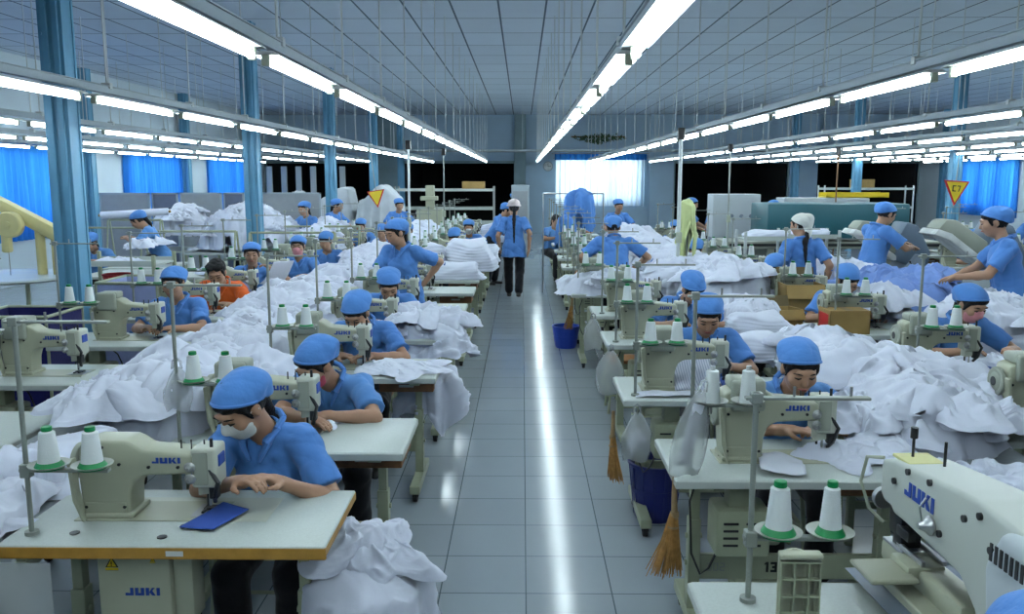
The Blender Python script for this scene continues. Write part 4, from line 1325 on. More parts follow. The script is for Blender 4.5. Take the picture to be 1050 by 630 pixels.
place(build_person('person in blue cap without mask sewing at the third table left of the aisle', h=NEAR, lean=24, head=(-12, 40, 0), lw=(.10, -.46, .80), rw=(-.10, -.46, .80), lelb=(1, .0, -.5), relb=(-1, 0, -.4), seed=5, **SEAT), -1.05, 5.80, 0)
place(build_person('seated person in blue directly in front of the standing person, left of the aisle', h=MID, lean=20, head=(10, 36, 0), lw=(.12, -.42, .80), rw=(-.10, -.42, .80), seed=7, hair='bun', **SEAT), -1.07, 7.05, 0)
STAND = dict(pelvis=(0, 0, .83), hem=-.12)
place(build_person('standing person in blue with hand on hip, behind the seated sewers on the left', h=MID, pelvis=(0, 0, .83), hem=-.12, lean=8, twist=-20, head=(-32, 20, 0), lw=(.19, .03, .93), lelb=(1, .5, -.1), rw=(-.16, -.30, .90), lf=(.10, 0, .07), rf=(-.10, .03, .07), seed=4, palml=(-1, 0, 0)), -1.12, 8.22, 0)
place(build_person('person in white headscarf hat and dark trousers walking away down the aisle', h=.007, cap='hat_white', pelvis=(0, 0, .805), sc=1.03, hem=-.15, lean=2, head=(4, 4, 0), lw=(.23, -.06, .80), rw=(-.23, .08, .80), lelb=(.4, 1, 0), relb=(-.4, 1, 0), palml=(-1, 0, 0), palmr=(1, 0, 0), lf=(.08, -.20, .07), rf=(-.07, .22, .12), hairlong=.62, seed=3, curl=.35), -.13, 13.8, 180)
place(build_person('person in blue overall seen from behind, bending over the heaped right table', h=MID, pelvis=(0, 0, .83), hem=-.14, lean=24, head=(0, 20, 0), hair='bun', lw=(.27, -.34, .92), rw=(-.27, -.30, .92), lelb=(1, .3, -.5), relb=(-1, .3, -.5), lf=(.12, 0, .07), rf=(-.12, .0, .07), seed=6, bulk=1.12), 1.03, 9.55, 180)
place(build_person('person in white kerchief standing with her back turned, right of the heaps', h=MID, cap='kerchief', pelvis=(0, 0, .83), hem=-.13, lean=3, head=(38, 6, 0), lw=(.24, -.05, .80), rw=(-.24, .03, .80), lelb=(.5, 1, 0), relb=(-.5, 1, 0), palml=(-1, 0, 0), palmr=(1, 0, 0), lf=(.09, 0, .07), rf=(-.09, .03, .07), seed=3, hairlong=.40), 2.93, 9.05, 180)
place(build_person('person in blue cap seen in profile, feeding cloth into the grey pressing machine', h=MID, pelvis=(0, 0, .83), sc=1.07, hem=-.14, lean=8, head=(0, 24, 0), hair=None, lw=(.10, -.42, 1.08), rw=(-.10, -.42, 1.05), lf=(.10, 0, .07), rf=(-.10, .08, .07), seed=5, bulk=1.05), 4.03, 10.0, 105)
place(build_person('person in blue shirt and cap at the right edge, reaching over pale blue cloth', h=MID, pelvis=(0, 0, .83), sc=1.09, hem=-.14, lean=10, head=(0, 14, 0), hair=None, lw=(.16, -.40, .98), rw=(-.16, -.44, .92), lelb=(1, .5, -.6), relb=(-1, .5, -.6), lf=(.11, 0, .07), rf=(-.11, .0, .07), seed=7, bulk=1.15), 4.22, 7.45, -112)
place(build_person('person with blue cap and bare face sewing at the nearest right table', h=NEAR, lean=28, head=(0, 24, 0), lw=(.10, -.44, .81), rw=(-.10, -.46, .81), lelb=(1, .0, -.35), relb=(-1, 0, -.3), seed=9, shirt='uniform2', hair='bun', curl=.5, **SEAT), 1.26, 4.17, 0)
place(build_person('person in blue cap guiding striped cloth at the second right table', h=MID, lean=20, head=(-8, 30, 0), lw=(.08, -.44, .81), rw=(-.14, -.44, .84), seed=11, hair='bun', **SEAT), 1.14, 5.47, 0)
place(build_person('person sewing at the third right table, hidden behind the second', h=MID, lean=20, head=(12, 44, 0), seed=8, hair='bun', **SEAT), 1.30, 6.92, 0)
place(build_person('person in pale pink mask sewing beside the white-covered table on the right', h=MID, mask='mask_pink', lean=18, head=(14, 26, 0), lw=(.20, -.40, .82), rw=(-.12, -.44, .82), seed=10, hair='tail', **SEAT), 2.93, 5.88, 0)
place(build_person('person with bowed head behind white thread cones and a carton, right side', h=MID, lean=18, head=(0, 34, 0), seed=13, hair='bun', **SEAT), 2.66, 7.30, 0)
place(build_person('person in blue seen from above at the foot of the right cream machine', h=NEAR, lean=8, head=(0, 20, 0), lw=(.12, -.36, .62), rw=(-.12, -.36, .62), seed=3, hair='bun', pelvis=(0, 0, .53)), .85, 1.20, 172)
place(build_person('person in blue cap sewing just right of the near blue column', h=MID, lean=12, head=(2, 14, 0), lw=(.10, -.46, .82), rw=(-.10, -.44, .82), seed=12, hair=None, mask=None, **SEAT), -2.66, 6.68, 0)
place(build_person('bareheaded person in an orange shirt sewing in the second left row', h=MID, shirt='orange', cap=None, lean=16, head=(4, 34, 0), seed=5, **SEAT), -2.72, 7.85, 0)
place(build_person('person in blue holding up a white sheet beside the orange shirt', h=MID, lean=6, head=(14, 8, 0), lw=(.26, -.30, 1.0), rw=(-.10, -.36, .84), seed=4, hair='tail', **SEAT), -2.80, 8.98, 0)
place(build_person('person in pink face mask facing the aisle in the second left row', h=MID, mask='mask_pink', lean=8, head=(4, 8, 0), seed=6, hair='bun', **SEAT), -2.60, 10.1, 0)
# farther figures come from a few poses
pA = build_person('x', h=FARH, lean=14, head=(0, 20, 0), seed=2, hair='bun', **SEAT)
pB = build_person('x', h=FARH, lean=24, head=(-14, 36, 0), seed=5, hair='tail', shirt='uniform2', **SEAT)
pC = build_person('x', h=FARH, pelvis=(0, 0, .83), hem=-.13, lean=6, head=(10, 16, 0), lw=(.2, -.34, .95), rw=(-.16, -.36, .95), lf=(.1, 0, .07), rf=(-.1, .04, .07), seed=7, hair='tail')
pD = build_person('x', h=FARH, pelvis=(0, 0, .83), hem=-.13, lean=26, head=(0, 26, 0), lw=(.24, -.42, .88), rw=(-.2, -.46, .88), lf=(.12, 0, .07), rf=(-.12, .04, .07), seed=5, hair='bun')
pE = build_person('x', h=FARH, lean=12, head=(0, 16, 0), seed=2, hair='bun', mask='mask_white', **SEAT)
pF = build_person('x', h=FARH, lean=10, head=(0, 20, 0), seed=2, hair='tail', cap=None, shirt='uniform2', **SEAT)
def fig(p, x, y, rz, label):
    return put(p, (x, y, 0), R(rz), label, None)
fig(pA, -2.52, 11.25, 0, 'bare-faced person with blue cap facing the hall by the third blue column')
fig(pB, -.98, 12.95, 0, 'seated person half hidden behind the big striped bundle left of the aisle')
fig(pE, -.88, 14.4, 0, 'person in white mask sewing behind the striped bundle left of the aisle')
fig(pD, -.55, 15.6, 70, 'person in blue leaning sideways over the left aisle tables')
fig(pC, -.25, 22.5, 20, 'person in blue standing before the dark opening beside the aisle')
fig(pC, -2.35, 16.5, 10, 'person in blue cap standing by the grey-green pilaster at the back left')
fig(pA, -2.10, 13.1, 0, 'left one of two blue caps under the yellow triangle, left side')
fig(pA, -1.80, 13.5, 10, 'right one of two blue caps under the yellow triangle, left side')
fig(pC, -3.55, 14.4, -30, 'person in blue standing before the white tarpaulin, left side')
fig(pC, -3.5, 16.0, 60, 'farther person in blue beside the white tarpaulin')
_s = fig(pB, -4.98, 11.9, -75, 'seated person in profile working between the racks on the left'); _s.location.z = .28
_s = far('stool', 'stool', (-4.98, 11.9, 0), 0, 'tall wooden stool under the person in profile between the racks', None); _s.scale = (1, 1, 1.63)
fig(pA, -4.9, 15.5, 0, 'person with yellow cap behind the big shirt heap on the left')
fig(pB, -5.75, 11.75, 0, 'blue cap seated by the left window behind the yellow machine')
fig(pB, 1.0, 10.9, 0, 'blue cap behind the bending person, right of the aisle')
fig(pC, 1.75, 16.0, 0, 'person in blue standing in front of the sunlit window')
fig(pF, .55, 16.5, 30, 'bareheaded seated person in the far right aisle row')
fig(pF, 1.25, 18.5, -20, 'bareheaded person turned aside before the sunlit back window')
fig(pC, 3.2, 17.0, 60, 'person in blue cap standing before the right dark opening')
fig(pD, 3.85, 17.6, 20, 'second person in blue before the right dark opening')
fig(pC, 4.35, 15.2, 0, 'person in blue between the white control cabinets')
fig(pB, 2.1, 10.7, 0, 'blue cap bent behind the yellow-green hanging cloth')
fig(pB, 2.55, 8.52, -25, 'blue cap bowed low in front of the kerchief person')
fig(pE, 5.0, 18.0, 0, 'person with white headscarf behind the teal conveyor')
fig(pA, 6.2, 12.0, 0, 'person in blue seated beneath the yellow triangle on the right')
fig(pB, 6.55, 12.45, -60, 'person in blue cap sewing right of the pressing machines')
fig(pC, 7.2, 12.2, -30, 'person with blue cap standing by the right window')
fig(pA, 2.5, 14.3, 0, 'seated blue cap in the far second row on the right')
fig(pA, -2.75, 14.9, 0, 'seated blue cap in the far second row on the left')
# ------------------------------------------------------------------ long grey sorting tables between the rows
def sort_table(x, y0, y1, w, label, top='greytop'):
    t = thing('sorting_table', label, 'table', (x, y0, 0))
    L = y1 - y0
    b = MB(); b.box(-w / 2, w / 2, 0, L, .715, .745, .006); b.build('tabletop', M[top], t)
    for sx in (-1, 1):
        for yy in (.06, L - .06):
            b = MB(); b.box(sx * (w / 2 - .04) - .018, sx * (w / 2 - .04) + .018, yy - .018, yy + .018, 0, .715, .003); b.build('leg', M['frame'], t)
    b = MB(); b.box(-w / 2 + .05, w / 2 - .05, .05, .07, .2, .24); b.box(-w / 2 + .05, w / 2 - .05, L - .07, L - .05, .2, .24); b.build('stretcher', M['frame'], t)
for i, (y0, y1) in enumerate(((2.2, 4.2), (4.25, 6.25), (6.3, 8.3), (8.35, 10.4), (10.45, 13))):
    sort_table(-1.96, y0, y1, .54, f'grey sorting table under the {ORD[i]} stretch of left shirt heaps')
for i, (y0, y1) in enumerate(((2.3, 4.4), (4.45, 6.4), (6.45, 8.4), (8.45, 10.4), (10.45, 13))):
    sort_table(1.91, y0, y1, .46, f'grey sorting table under the {ORD[i]} stretch of right shirt heaps')

SHV = [np_mesh('shirt', *crumple(s, n=40, W=.5 + .08 * (s % 3), L=.62 + .06 * (s % 2), dome=.085 + .02 * (s % 3), amp=.034 + .006 * (s % 2), wl=.13 + .03 * (s % 3))) for s in range(1, 9)]
for me in SHV: me.materials.append(M['shirt_white'])
SHP = [m_.copy() for m_ in SHV[:4]]
for me in SHP: me.materials.clear(); me.materials.append(M['shirt_cream'])
SHB = [m_.copy() for m_ in SHV[4:8]]
for me in SHB: me.materials.clear(); me.materials.append(M['fabric_blue'])
gs = random.Random(21)
def shirt(x, y, z, sc, label, group, rz=None, tilt=.12, pool=None, zs=1.0):
    o = bpy.data.objects.new('shirt', gs.choice(pool or SHV))
    o.location = (x, y, z); o.rotation_euler = (gs.uniform(-tilt, tilt), gs.uniform(-tilt, tilt), gs.uniform(0, 6.3) if rz is None else rz)
    o.scale = (sc, sc, sc * zs)
    link(o); tag(o, label, 'shirt', group)
    return o
def pile(where, x0, x1, y0, y1, z0, hm, seed, n, res=.024, mt='shirt_white', pool=None, sc=(.75, 1.1), what='white shirt', sink=.03, wl=.19, amp=.034):
    H = heap('shirt_heap', f'wrinkled {"white" if mt != "fabric_blue" else "pale blue"} heap of unfinished shirts {where}', x0, x1, y0, y1, z0, hm, seed, res, mt=mt, wl=wl, amp=amp)
    for i in range(n):
        x, y = gs.uniform(x0 + .14 * (x1 - x0), x1 - .14 * (x1 - x0)), gs.uniform(y0 + .1 * (y1 - y0), y1 - .1 * (y1 - y0))
        shirt(x, y, H(x, y) - sink + .02 * (i % 3), gs.uniform(*sc), f'crumpled {what} on the heap {where}', f'shirts on the heap {where}', pool=pool)
    return H
# left of the aisle
heap('shirt_heap', 'flat wrinkled layer of white shirts left of the nearest wood-edged table', -2.15, -1.72, 2.45, 3.6, .745, .02, 1, .014, lie=.02, amp=.022, patches=7)
for _x, _y in ((-1.9, 2.7), (-1.88, 3.15), (-1.95, 3.5)): shirt(_x, _y, .755, .7, 'flattened white shirt left of the nearest wood-edged table', 'shirts beside the nearest left table', tilt=.03, zs=.6)
pile('behind the nearest machine on the left', -1.98, -1.46, 3.7, 5.0, .745, .19, 2, 9, .016)
pile('before the person by the near blue column', -2.05, -1.48, 4.9, 6.4, .745, .14, 3, 8, .018)
pile('before the orange shirt', -2.2, -1.5, 6.35, 8.1, .745, .18, 4, 9)
pile('beside the person with white sheet', -2.25, -1.50, 8.05, 9.9, .745, .14, 5, 8)
pile('between the third and fourth blue columns', -2.3, -1.5, 9.9, 12.6, .745, .20, 6, 9, .03)
pile('far down the left rows', -2.3, -1.4, 12.7, 17.5, .76, .24, 7, 10, .04)
# right of the aisle
pile('right of the nearest right table', 1.48, 2.15, 3.5, 4.6, .745, .20, 11, 8, .016)
pile('beside the striped cloth at the right', 1.62, 2.12, 4.65, 5.7, .745, .12, 12, 6, .018, sc=(.6, .85))
pile('behind the third right machine', 1.55, 2.05, 6.5, 7.3, .745, .10, 13, 5, .02, sc=(.6, .8))
pile('at the foot of the white power pole', 1.45, 2.3, 7.5, 10.2, .745, .30, 14, 12, .026)
pile('in front of the bending person', .42, 1.50, 8.62, 9.2, .76, .14, 15, 9, .022, sc=(.6, .85))
pile('far down the right rows', 1.45, 2.3, 10.4, 16, .76, .24, 16, 10, .04)
# over the aisle-side tables on the left
def skirted(name, label, x, y, z, r, drop, seed, mt='shirt_white', sq=(1, 1), dome=.1, cat='shirt', group=None):
    """cloth thrown over an edge or seat so that its rim hangs down"""
    n, k = 96, 34
    rr, th = np.meshgrid(np.linspace(0, 1, k), np.linspace(0, 2 * PI, n, endpoint=False), indexing='ij')
    o = outline(th, seed, .9)
    s = np.clip(rr / .5, 0, 1); q = np.clip((rr - .5) / .5, 0, 1)
    flute = 1 + .13 * q * np.sin(th * 9 + 2.2 * np.sin(th * 2 + seed)) + .07 * q * np.sin(th * 17 + seed)
    rad = r * o * (s + .16 * q) * flute
    xx, yy = rad * np.cos(th) * sq[0], rad * np.sin(th) * sq[1]
    f = folds(xx + q * .4, yy - q * .3, seed, 1.1, .13, .03)
    dr = drop * (1 + .30 * np.sin(th * 3 + seed) + .15 * np.sin(th * 5))
    zz = dome * (1 - s ** 2) - dr * q ** 1.15 + f * (1 - q * .5)
    xx = xx + f * q * .8 * np.cos(th); yy = yy + f * q * .8 * np.sin(th)
    V = np.stack([xx, yy, zz], 2).reshape(-1, 3)
    i, j = np.meshgrid(np.arange(k - 1), np.arange(n), indexing='ij')
    a = i * n + j; b_ = i * n + (j + 1) % n
    F = np.stack([a, a + n, b_ + n, b_], 2).reshape(-1, 4)
    ob = mesh_obj(name, np_mesh(name, V, F), M[mt]); ob.location = (x, y, z)
    return tag(ob, label, cat, group)
stool(-.56, 2.96, 'wooden stool under the hanging white shirts, nearest left table')
skirted('hanging_shirts', 'white shirts thrown over the stool at the nearest left table, hanging to the floor', -.55, 2.92, .47, .21, .36, 3, dome=.08)
for i in range(3):
    shirt(-.56 + gs.uniform(-.05, .05), 2.94 + gs.uniform(-.08, .08), .53 + .035 * i, .52, 'crumpled white shirt on the stool at the nearest left table', 'shirts on the stool', tilt=.3)
skirted('hanging_shirts', 'white shirts hanging under the right end of the third left table', -.56, 5.32, .66, .15, .24, 5, dome=.03)
skirted('hanging_shirts', 'white shirts draped over the corner of the fourth left table', -.66, 6.34, .78, .24, .16, 7, dome=.08)
for i in range(6):
    shirt(-.72 + gs.uniform(-.16, .14), 6.35 + gs.uniform(-.16, .16), .79 + .016 * i, gs.uniform(.55, .75), 'white shirt piled on the fourth left table', 'shirts on the fourth left table', tilt=.25)
o = shirt(-.80, 5.16, TOP + .005, .72, 'flat white shirt piece spread on the third left table', None, rz=.2, tilt=.02, zs=.42)
o = shirt(-.64, 5.12, TOP + .005, .6, 'small white collar piece at the corner of the third left table', None, rz=1.4, tilt=.02, zs=.4)
shirt(-.93, 4.0, TOP + .003, .32, 'white cuff under the hands of the person in red mask', None, tilt=.02, zs=.5)
# striped bundles far left of the aisle
def bundle(x, y, z, w, d, h, label, seed, m='shirt_white', n=8):
    """a tied stack of shirts, every layer a fold of its own"""
    t = thing('shirt_bundle', label, 'bundle', (x, y, z), group=None)
    V, F = [], []
    k, nn = 3 * n, 72
    for i in range(k):
        s = i / (k - 1)
        lay = abs(math.sin(PI * s * n))
        for j in range(nn):
            a = 2 * PI * j / nn
            ca, sa = math.cos(a), math.sin(a)
            sq = 1 / max(abs(ca), abs(sa)) ** .72
            rr = (.5 - .18 * s ** 3) * sq * (.93 + .07 * lay + .05 * math.sin(3 * a + seed + s * 4) + .03 * math.sin(7 * a - s * 9))
            V.append((ca * rr * w + .06 * w * math.sin(s * 5 + seed), sa * rr * d, h * s * (1 + .12 * math.sin(2 * a + seed))))
    for i in range(k - 1):
        for j in range(nn):
            F.append((i * nn + j, i * nn + (j + 1) % nn, (i + 1) * nn + (j + 1) % nn, (i + 1) * nn + j))
    c = len(V); V.append((.06 * w * math.sin(5 + seed), 0, h * 1.06))
    me_b = bpy.data.meshes.new('folded_shirts')
    me_b.from_pydata(V, [], F + [((k - 1) * nn + j, (k - 1) * nn + (j + 1) % nn, c) for j in range(nn)])
    o = mesh_obj('folded_shirts', me_b, M[m], t, True)
    return t
bundle(-.66, 11.05, TOP, .62, .85, .36, 'big rounded bundle of striped white shirts at the left aisle edge', 1, n=9)
bundle(-1.15, 11.0, TOP, .50, .6, .30, 'white shirt bundle beside the big rounded bundle, left aisle', 4)
bundle(-.75, 9.95, TOP, .62, .34, .18, 'low ruffled row of white collars on the left bench', 2, n=5)
bundle(-.55, 12.2, TOP, .5, .6, .22, 'white bundle behind the big rounded bundle, left aisle', 3)
bundle(-.5, 16.0, TOP, .7, .8, .3, 'white bundle by the leaning person in blue', 5)
bundle(1.55, 5.62, .745, .5, .42, .14, 'flat folded stack of white shirts behind the second right sewer', 6, n=6)
bundle(1.72, 6.2, .76, .5, .4, .18, 'thicker folded stack of white shirts behind the second right sewer', 7, n=7)
bundle(2.45, 8.05, TOP, .34, .3, .16, 'small stack of folded white shirts before the kerchief person', 8, n=6)
bundle(2.15, 8.1, TOP, .26, .3, .13, 'smaller stack of folded white shirts beside the pale machine', 9, n=5)
# cloth under the needles
M['stripe'] = cloth_mat('striped_cloth', (.62, .68, .82), bump=.1)
nt = M['stripe'].node_tree
wv = nd(nt, 'ShaderNodeTexWave'); wv.inputs['Scale'].default_value = 22
rmp = nd(nt, 'ShaderNodeMix', data_type='RGBA'); rmp.inputs['A'].default_value = (.72, .76, .88, 1); rmp.inputs['B'].default_value = (.30, .36, .55, 1)
tcn = nd(nt, 'ShaderNodeTexCoord'); nt.links.new(tcn.outputs['Object'], wv.inputs['Vector'])
pw = nd(nt, 'ShaderNodeMath', operation='POWER'); pw.inputs[1].default_value = 4
nt.links.new(wv.outputs['Fac'], pw.inputs[0]); nt.links.new(pw.outputs[0], rmp.inputs['Factor'])
nt.links.new(rmp.outputs['Result'], nt.nodes['Principled BSDF'].inputs['Base Color'])
def sheet(name, label, pts, m, z, cat, thick=.004, amp=.008, seed=1, res=18, lift=0.0):
    """a cloth piece with the four given corners (x, y), rippled, lying at z"""
    a, b_, c, d = [np.array(p, float) for p in pts]
    u, v = np.meshgrid(np.linspace(0, 1, res), np.linspace(0, 1, res), indexing='ij')
    xy = (a[None, None] * ((1 - u) * (1 - v))[..., None] + b_[None, None] * (u * (1 - v))[..., None] + c[None, None] * (u * v)[..., None] + d[None, None] * ((1 - u) * v)[..., None])
    zz = .003 + amp * (1 + perlin(xy[..., 0] * 9 + seed, xy[..., 1] * 9)) + lift * v ** 1.5
    V = np.concatenate([xy, zz[..., None]], 2).reshape(-1, 3)
    cen = V[:, :2].mean(0); V[:, :2] -= cen
    o = mesh_obj(name, np_mesh(name, V, grid_faces(res, res)), m); o.location = (cen[0], cen[1], z)
    so = o.modifiers.new('thick', 'SOLIDIFY'); so.thickness = .002
    return tag(o, label, cat)
sheet('striped_cloth', 'pale striped shirt front held at the second right machine', [(.83, 4.58), (1.08, 4.60), (1.12, 4.95), (.88, 4.95)], M['stripe'], TOP + .002, 'cloth', lift=.16)
sheet('blue_cloth', 'dark blue cloth slip beside the striped cloth, second right machine', [(1.10, 4.62), (1.32, 4.66), (1.28, 4.9), (1.14, 4.9)], M['blue_slip'], TOP + .002, 'cloth')
sheet('blue_cloth', 'small dark blue patch under the nearest left needle', [(-1.13, 2.70), (-1.01, 2.68), (-.95, 2.86), (-1.06, 2.92)], M['blue_slip'], TOP + .007, 'cloth', amp=.003)
sheet('blue_cloth', 'dark blue cloth under the needle beside the pink mask', [(2.72, 5.14), (3.06, 5.10), (3.08, 5.3), (2.76, 5.34)], M['blue_slip'], TOP + .007, 'cloth', amp=.003)
sheet('white_cloth', 'white strip lying before the second right machine', [(.60, 4.46), (1.12, 4.48), (1.12, 4.58), (.62, 4.57)], M['shirt_cream'], TOP + .001, 'cloth')
sheet('white_cloth', 'white cloth corner hanging by the nearest right needle', [(.93, 3.24), (1.10, 3.22), (1.14, 3.40), (.98, 3.48)], M['shirt_cream'], TOP + .001, 'cloth', amp=.02)
sheet('white_cloth', 'white shirt front lying flat behind the second right sewer', [(1.6, 5.1), (2.2, 5.2), (2.25, 5.5), (1.55, 5.4)], M['shirt_white'], .76, 'cloth', amp=.02)
sheet('white_cloth', 'white sheet held up by the person in blue', [(-2.62, 8.5), (-2.42, 8.62), (-2.30, 8.66), (-2.46, 8.50)], M['shirt_cream'], .86, 'cloth', lift=.22)
shirt(1.52, 3.56, TOP + .01, .62, 'white shirt flowing from the nearest right needle to the table corner', None, rz=.6, tilt=.04, zs=.8)
shirt(1.34, 3.46, TOP + .01, .52, 'white shirt sleeve under the hand of the nearest right sewer', None, rz=1.9, tilt=.04, zs=.7)
shirt(1.66, 3.20, .752, .66, 'white shirt trailing over the edge of the grey table, right front', None, rz=.9, tilt=.05, zs=.9)
shirt(1.95, 3.14, .752, .72, 'twisted white shirt on the grey table at the right edge', None, rz=2.2, tilt=.05, zs=.9)
shirt(2.95, 5.32, TOP + .01, .62, 'white shirt piece on the table of the person in pale pink mask', None, rz=.5, tilt=.03, zs=.6)
shirt(3.10, 5.20, TOP + .01, .55, 'white shirt hanging off the table corner beside the pink mask', None, rz=1.5, tilt=.03, zs=.7)

# ------------------------------------------------------------------ foreground right: the long arm machine on its table
M['pressgrey'] = mat('press_grey', (.16, .20, .26), .4)
M['armgrey'] = mat('long_arm_enamel', (.50, .54, .50), .35)
def make_long_arm():
    tb = make_table('white-topped machine table at the lower right with its near edge out of view', drawer=False, w=1.10, d=.62)
    tb.location = (1.03, 1.74, 0)
    t = thing('bartacking_machine', 'big cream long-arm sewing machine at the lower right with blue lettering', 'sewing machine', (1.13, 1.69, TOP), R(3))
    # runs along +y: body at y 0, head at y .70
    b = MB()
    b.box(-.13, .13, -.05, .70, 0, .035, .006); b.box(-.10, .10, .0, .66, .03, .06, .006)
    b.build('bed', M['cream'], t)
    b = MB(); b.box(-.16, .16, -.04, .69, .0355, .037); b.box(.048, .10, .2, .66, .0605, .063); b.build('bed_plate', M['pressgrey'], t)
    b = MB(); b.box(-.045, .045, .30, .72, .055, .115, .012); b.box(-.075, .03, .50, .60, .085, .125, .008); b.build('cylinder_arm', M['cream'], t, True)
    b = MB(); b.box(-.19, -.06, .46, .60, .095, .108, .006); b.build('work_plate', M['cream'], t)
    # arm in side outline (y, z): high body near, slender arm to the far head
    prof = [(-.06, .05), (.16, .05), (.20, .16), (.27, .215), (.55, .235), (.60, .235), (.62, .25), (.66, .25), (.685, .27), (.685, .365), (.62, .385), (.30, .415), (.22, .42), (-.04, .40), (-.075, .36)]
    mtx = Matrix.Rotation(PI / 2, 4, 'Z')          # x of the outline -> y
    b = MB(); b.prism(prof, -.085, .075, .022, 4, mtx=mtx)
    body = b.build('arm', M['armgrey'], t, True)
    b = MB(); b.prism([(-.085, .06), (.10, .06), (.135, .16), (.155, .30), (.10, .40), (-.02, .412), (-.09, .36)], -.105, .095, .025, 4, mtx=mtx); mc = b.build('motor_cover', M['rail2'], t, True)
    b = MB()
    for k in range(8): b.prism([(-.02 + .014 * k, .372), (-.012 + .014 * k, .372), (-.012 + .014 * k, .385), (-.02 + .014 * k, .385)], -.1065, .02, mtx=mtx)
    for k in range(8): b.box(-.012 - .098 + .0, -.098 - .0095, -.03 + .018 * k, -.021 + .018 * k, .33, .37)
    b.build('vent', M['black'], mc)
    # the near left face looks to -x
    face = Matrix.Translation((-.0765, .47, .335)) @ Matrix.Rotation(-PI / 2, 4, 'Z')
    lettering('logo', 'JUKI', .040, M['logo'], body, face, t=.28, sx=1.15)
    b = MB()
    for y, z in ((.36, .28), (.26, .36), (.60, .33), (.53, .38), (.42, .39), (.20, .39), (.15, .33)):
        b.cyl((-.082, y, z), (-.0735, y, z), .009, n=12)
    b.build('screw', M['black'], body)
    b = MB(); b.box(-.06, .04, .56, .655, .383, .392, .003); b.build('yellow_label', M['paleyellow'], body)
    b = MB(); b.cyl((-.02, .62, .38), (-.02, .62, .46), .004, n=8); b.cyl((-.02, .62, .445), (-.02, .62, .475), .010, n=12); b.build('thread_pin', M['black'], t, True)
    b = MB(); b.cyl((.02, .53, .39), (.02, .53, .46), .004, n=8); b.build('thread_pin', M['black'], t, True)
    b = MB(); b.lathe([(0, 0), (.024, 0), (.026, .006), (.016, .016), (.008, .034), (0, .034)], 18, mtx=Matrix.Translation((-.078, .40, .285)) @ Matrix.Rotation(-PI / 2, 4, 'Y')); b.tube([(-.10, .40, .285), (-.105, .41, .33), (-.085, .42, .35)], .003); b.build('tension_dial', M['steel'], t, True)
    b = MB(); b.lathe([(0, 0), (.030, 0), (.033, .008), (.030, .02), (.012, .03), (0, .03)], 20, mtx=Matrix.Translation((-.05, .70, .24)) @ Matrix.Rotation(-PI / 2, 4, 'X')); b.build('thread_dial', M['steel'], t, True)
    b = MB(); b.box(-.05, .03, .60, .675, .16, .245, .01); b.box(-.04, .02, .615, .665, .12, .17, .006); b.cyl((-.01, .64, .09), (-.01, .64, .2), .006, n=10); b.box(-.055, -.03, .55, .62, .17, .20, .006); b.build('needle_head', M['black'], t, True)
    b = MB(); b.box(-.05, .04, .59, .70, .118, .128, .003); b.box(-.04, -.028, .50, .64, .125, .14, .003); b.box(.02, .032, .50, .64, .125, .14, .003); b.build('clamp', M['steel'], t)
    b = MB(); b.tube([(-.07, .68, .37), (-.10, .72, .36), (-.105, .74, .28), (-.08, .73, .20), (-.05, .70, .17)], .005); b.build('air_hose', M['socket'], t, True)
    b = MB(); b.box(.05, .125, .16, .66, .036, .046, .003); b.build('guide_rail', M['steel'], t)
    warning2 = MB(); warning2.prism([(.40, .012), (.43, .012), (.415, .04)], -.0, .001, mtx=Matrix.Translation((-.131, 0, 0)) @ mtx); warning2.build('warning_triangle', M['yellow'], t)
    return t
M['rail2'] = mat('pale_blue_grey_cover', (.50, .56, .60), .4)
M['paleyellow'] = mat('pale_yellow_label', (.70, .68, .30), .5)
la = make_long_arm()
s = make_stand('grey thread stand at the lower right, nearest to the camera', None, h=.59, tray=.19); s.location = (.622, 2.24, TOP)
for i, (dx, lab) in enumerate(((.075, 'large white thread cone on green base, left one in the lower right'), (.215, 'slim white thread cone on green base, right one in the lower right'))):
    c = clone(C0, (.622 + dx, 2.24, TOP + .1915), .4, lab, scale=(1.05 if i == 0 else .86, 1.05 if i == 0 else .86, 1.12)); del c['group']
t = thing('ribbed_panel', 'upright cream plastic panel with ribbed back and curved top at the bottom edge', 'panel', (.69, 2.02, TOP))
b = MB()
for k in range(9):
    a0 = -.5 + k / 9; a1 = a0 + 1 / 9
    f = lambda a: (a * .105, .02 * (1 - (2 * a) ** 2))
    (x0, y0), (x1, y1) = f(a0), f(a1)
    b.prism([(x0, 0), (x1, 0), (x1, .235 - .03 * a1 - .02 * (2 * a1) ** 2), (x0, .235 - .03 * a0 - .02 * (2 * a0) ** 2)], y0 + .012, y0 + .02)
b.build('shell', M['cream'], t)
b = MB()
for z in (.03, .075, .12, .165, .21): b.box(-.048, .048, .0, .014, z, z + .005, .001)
for x in (-.05, -.018, .018, .046): b.box(x, x + .005, .0, .018, 0, .215, .001)
b.build('ribs', M['frame'], t)
b = MB(); b.box(-.053, .053, -.006, .03, .222, .236, .006); b.build('rim', M['cream'], t)
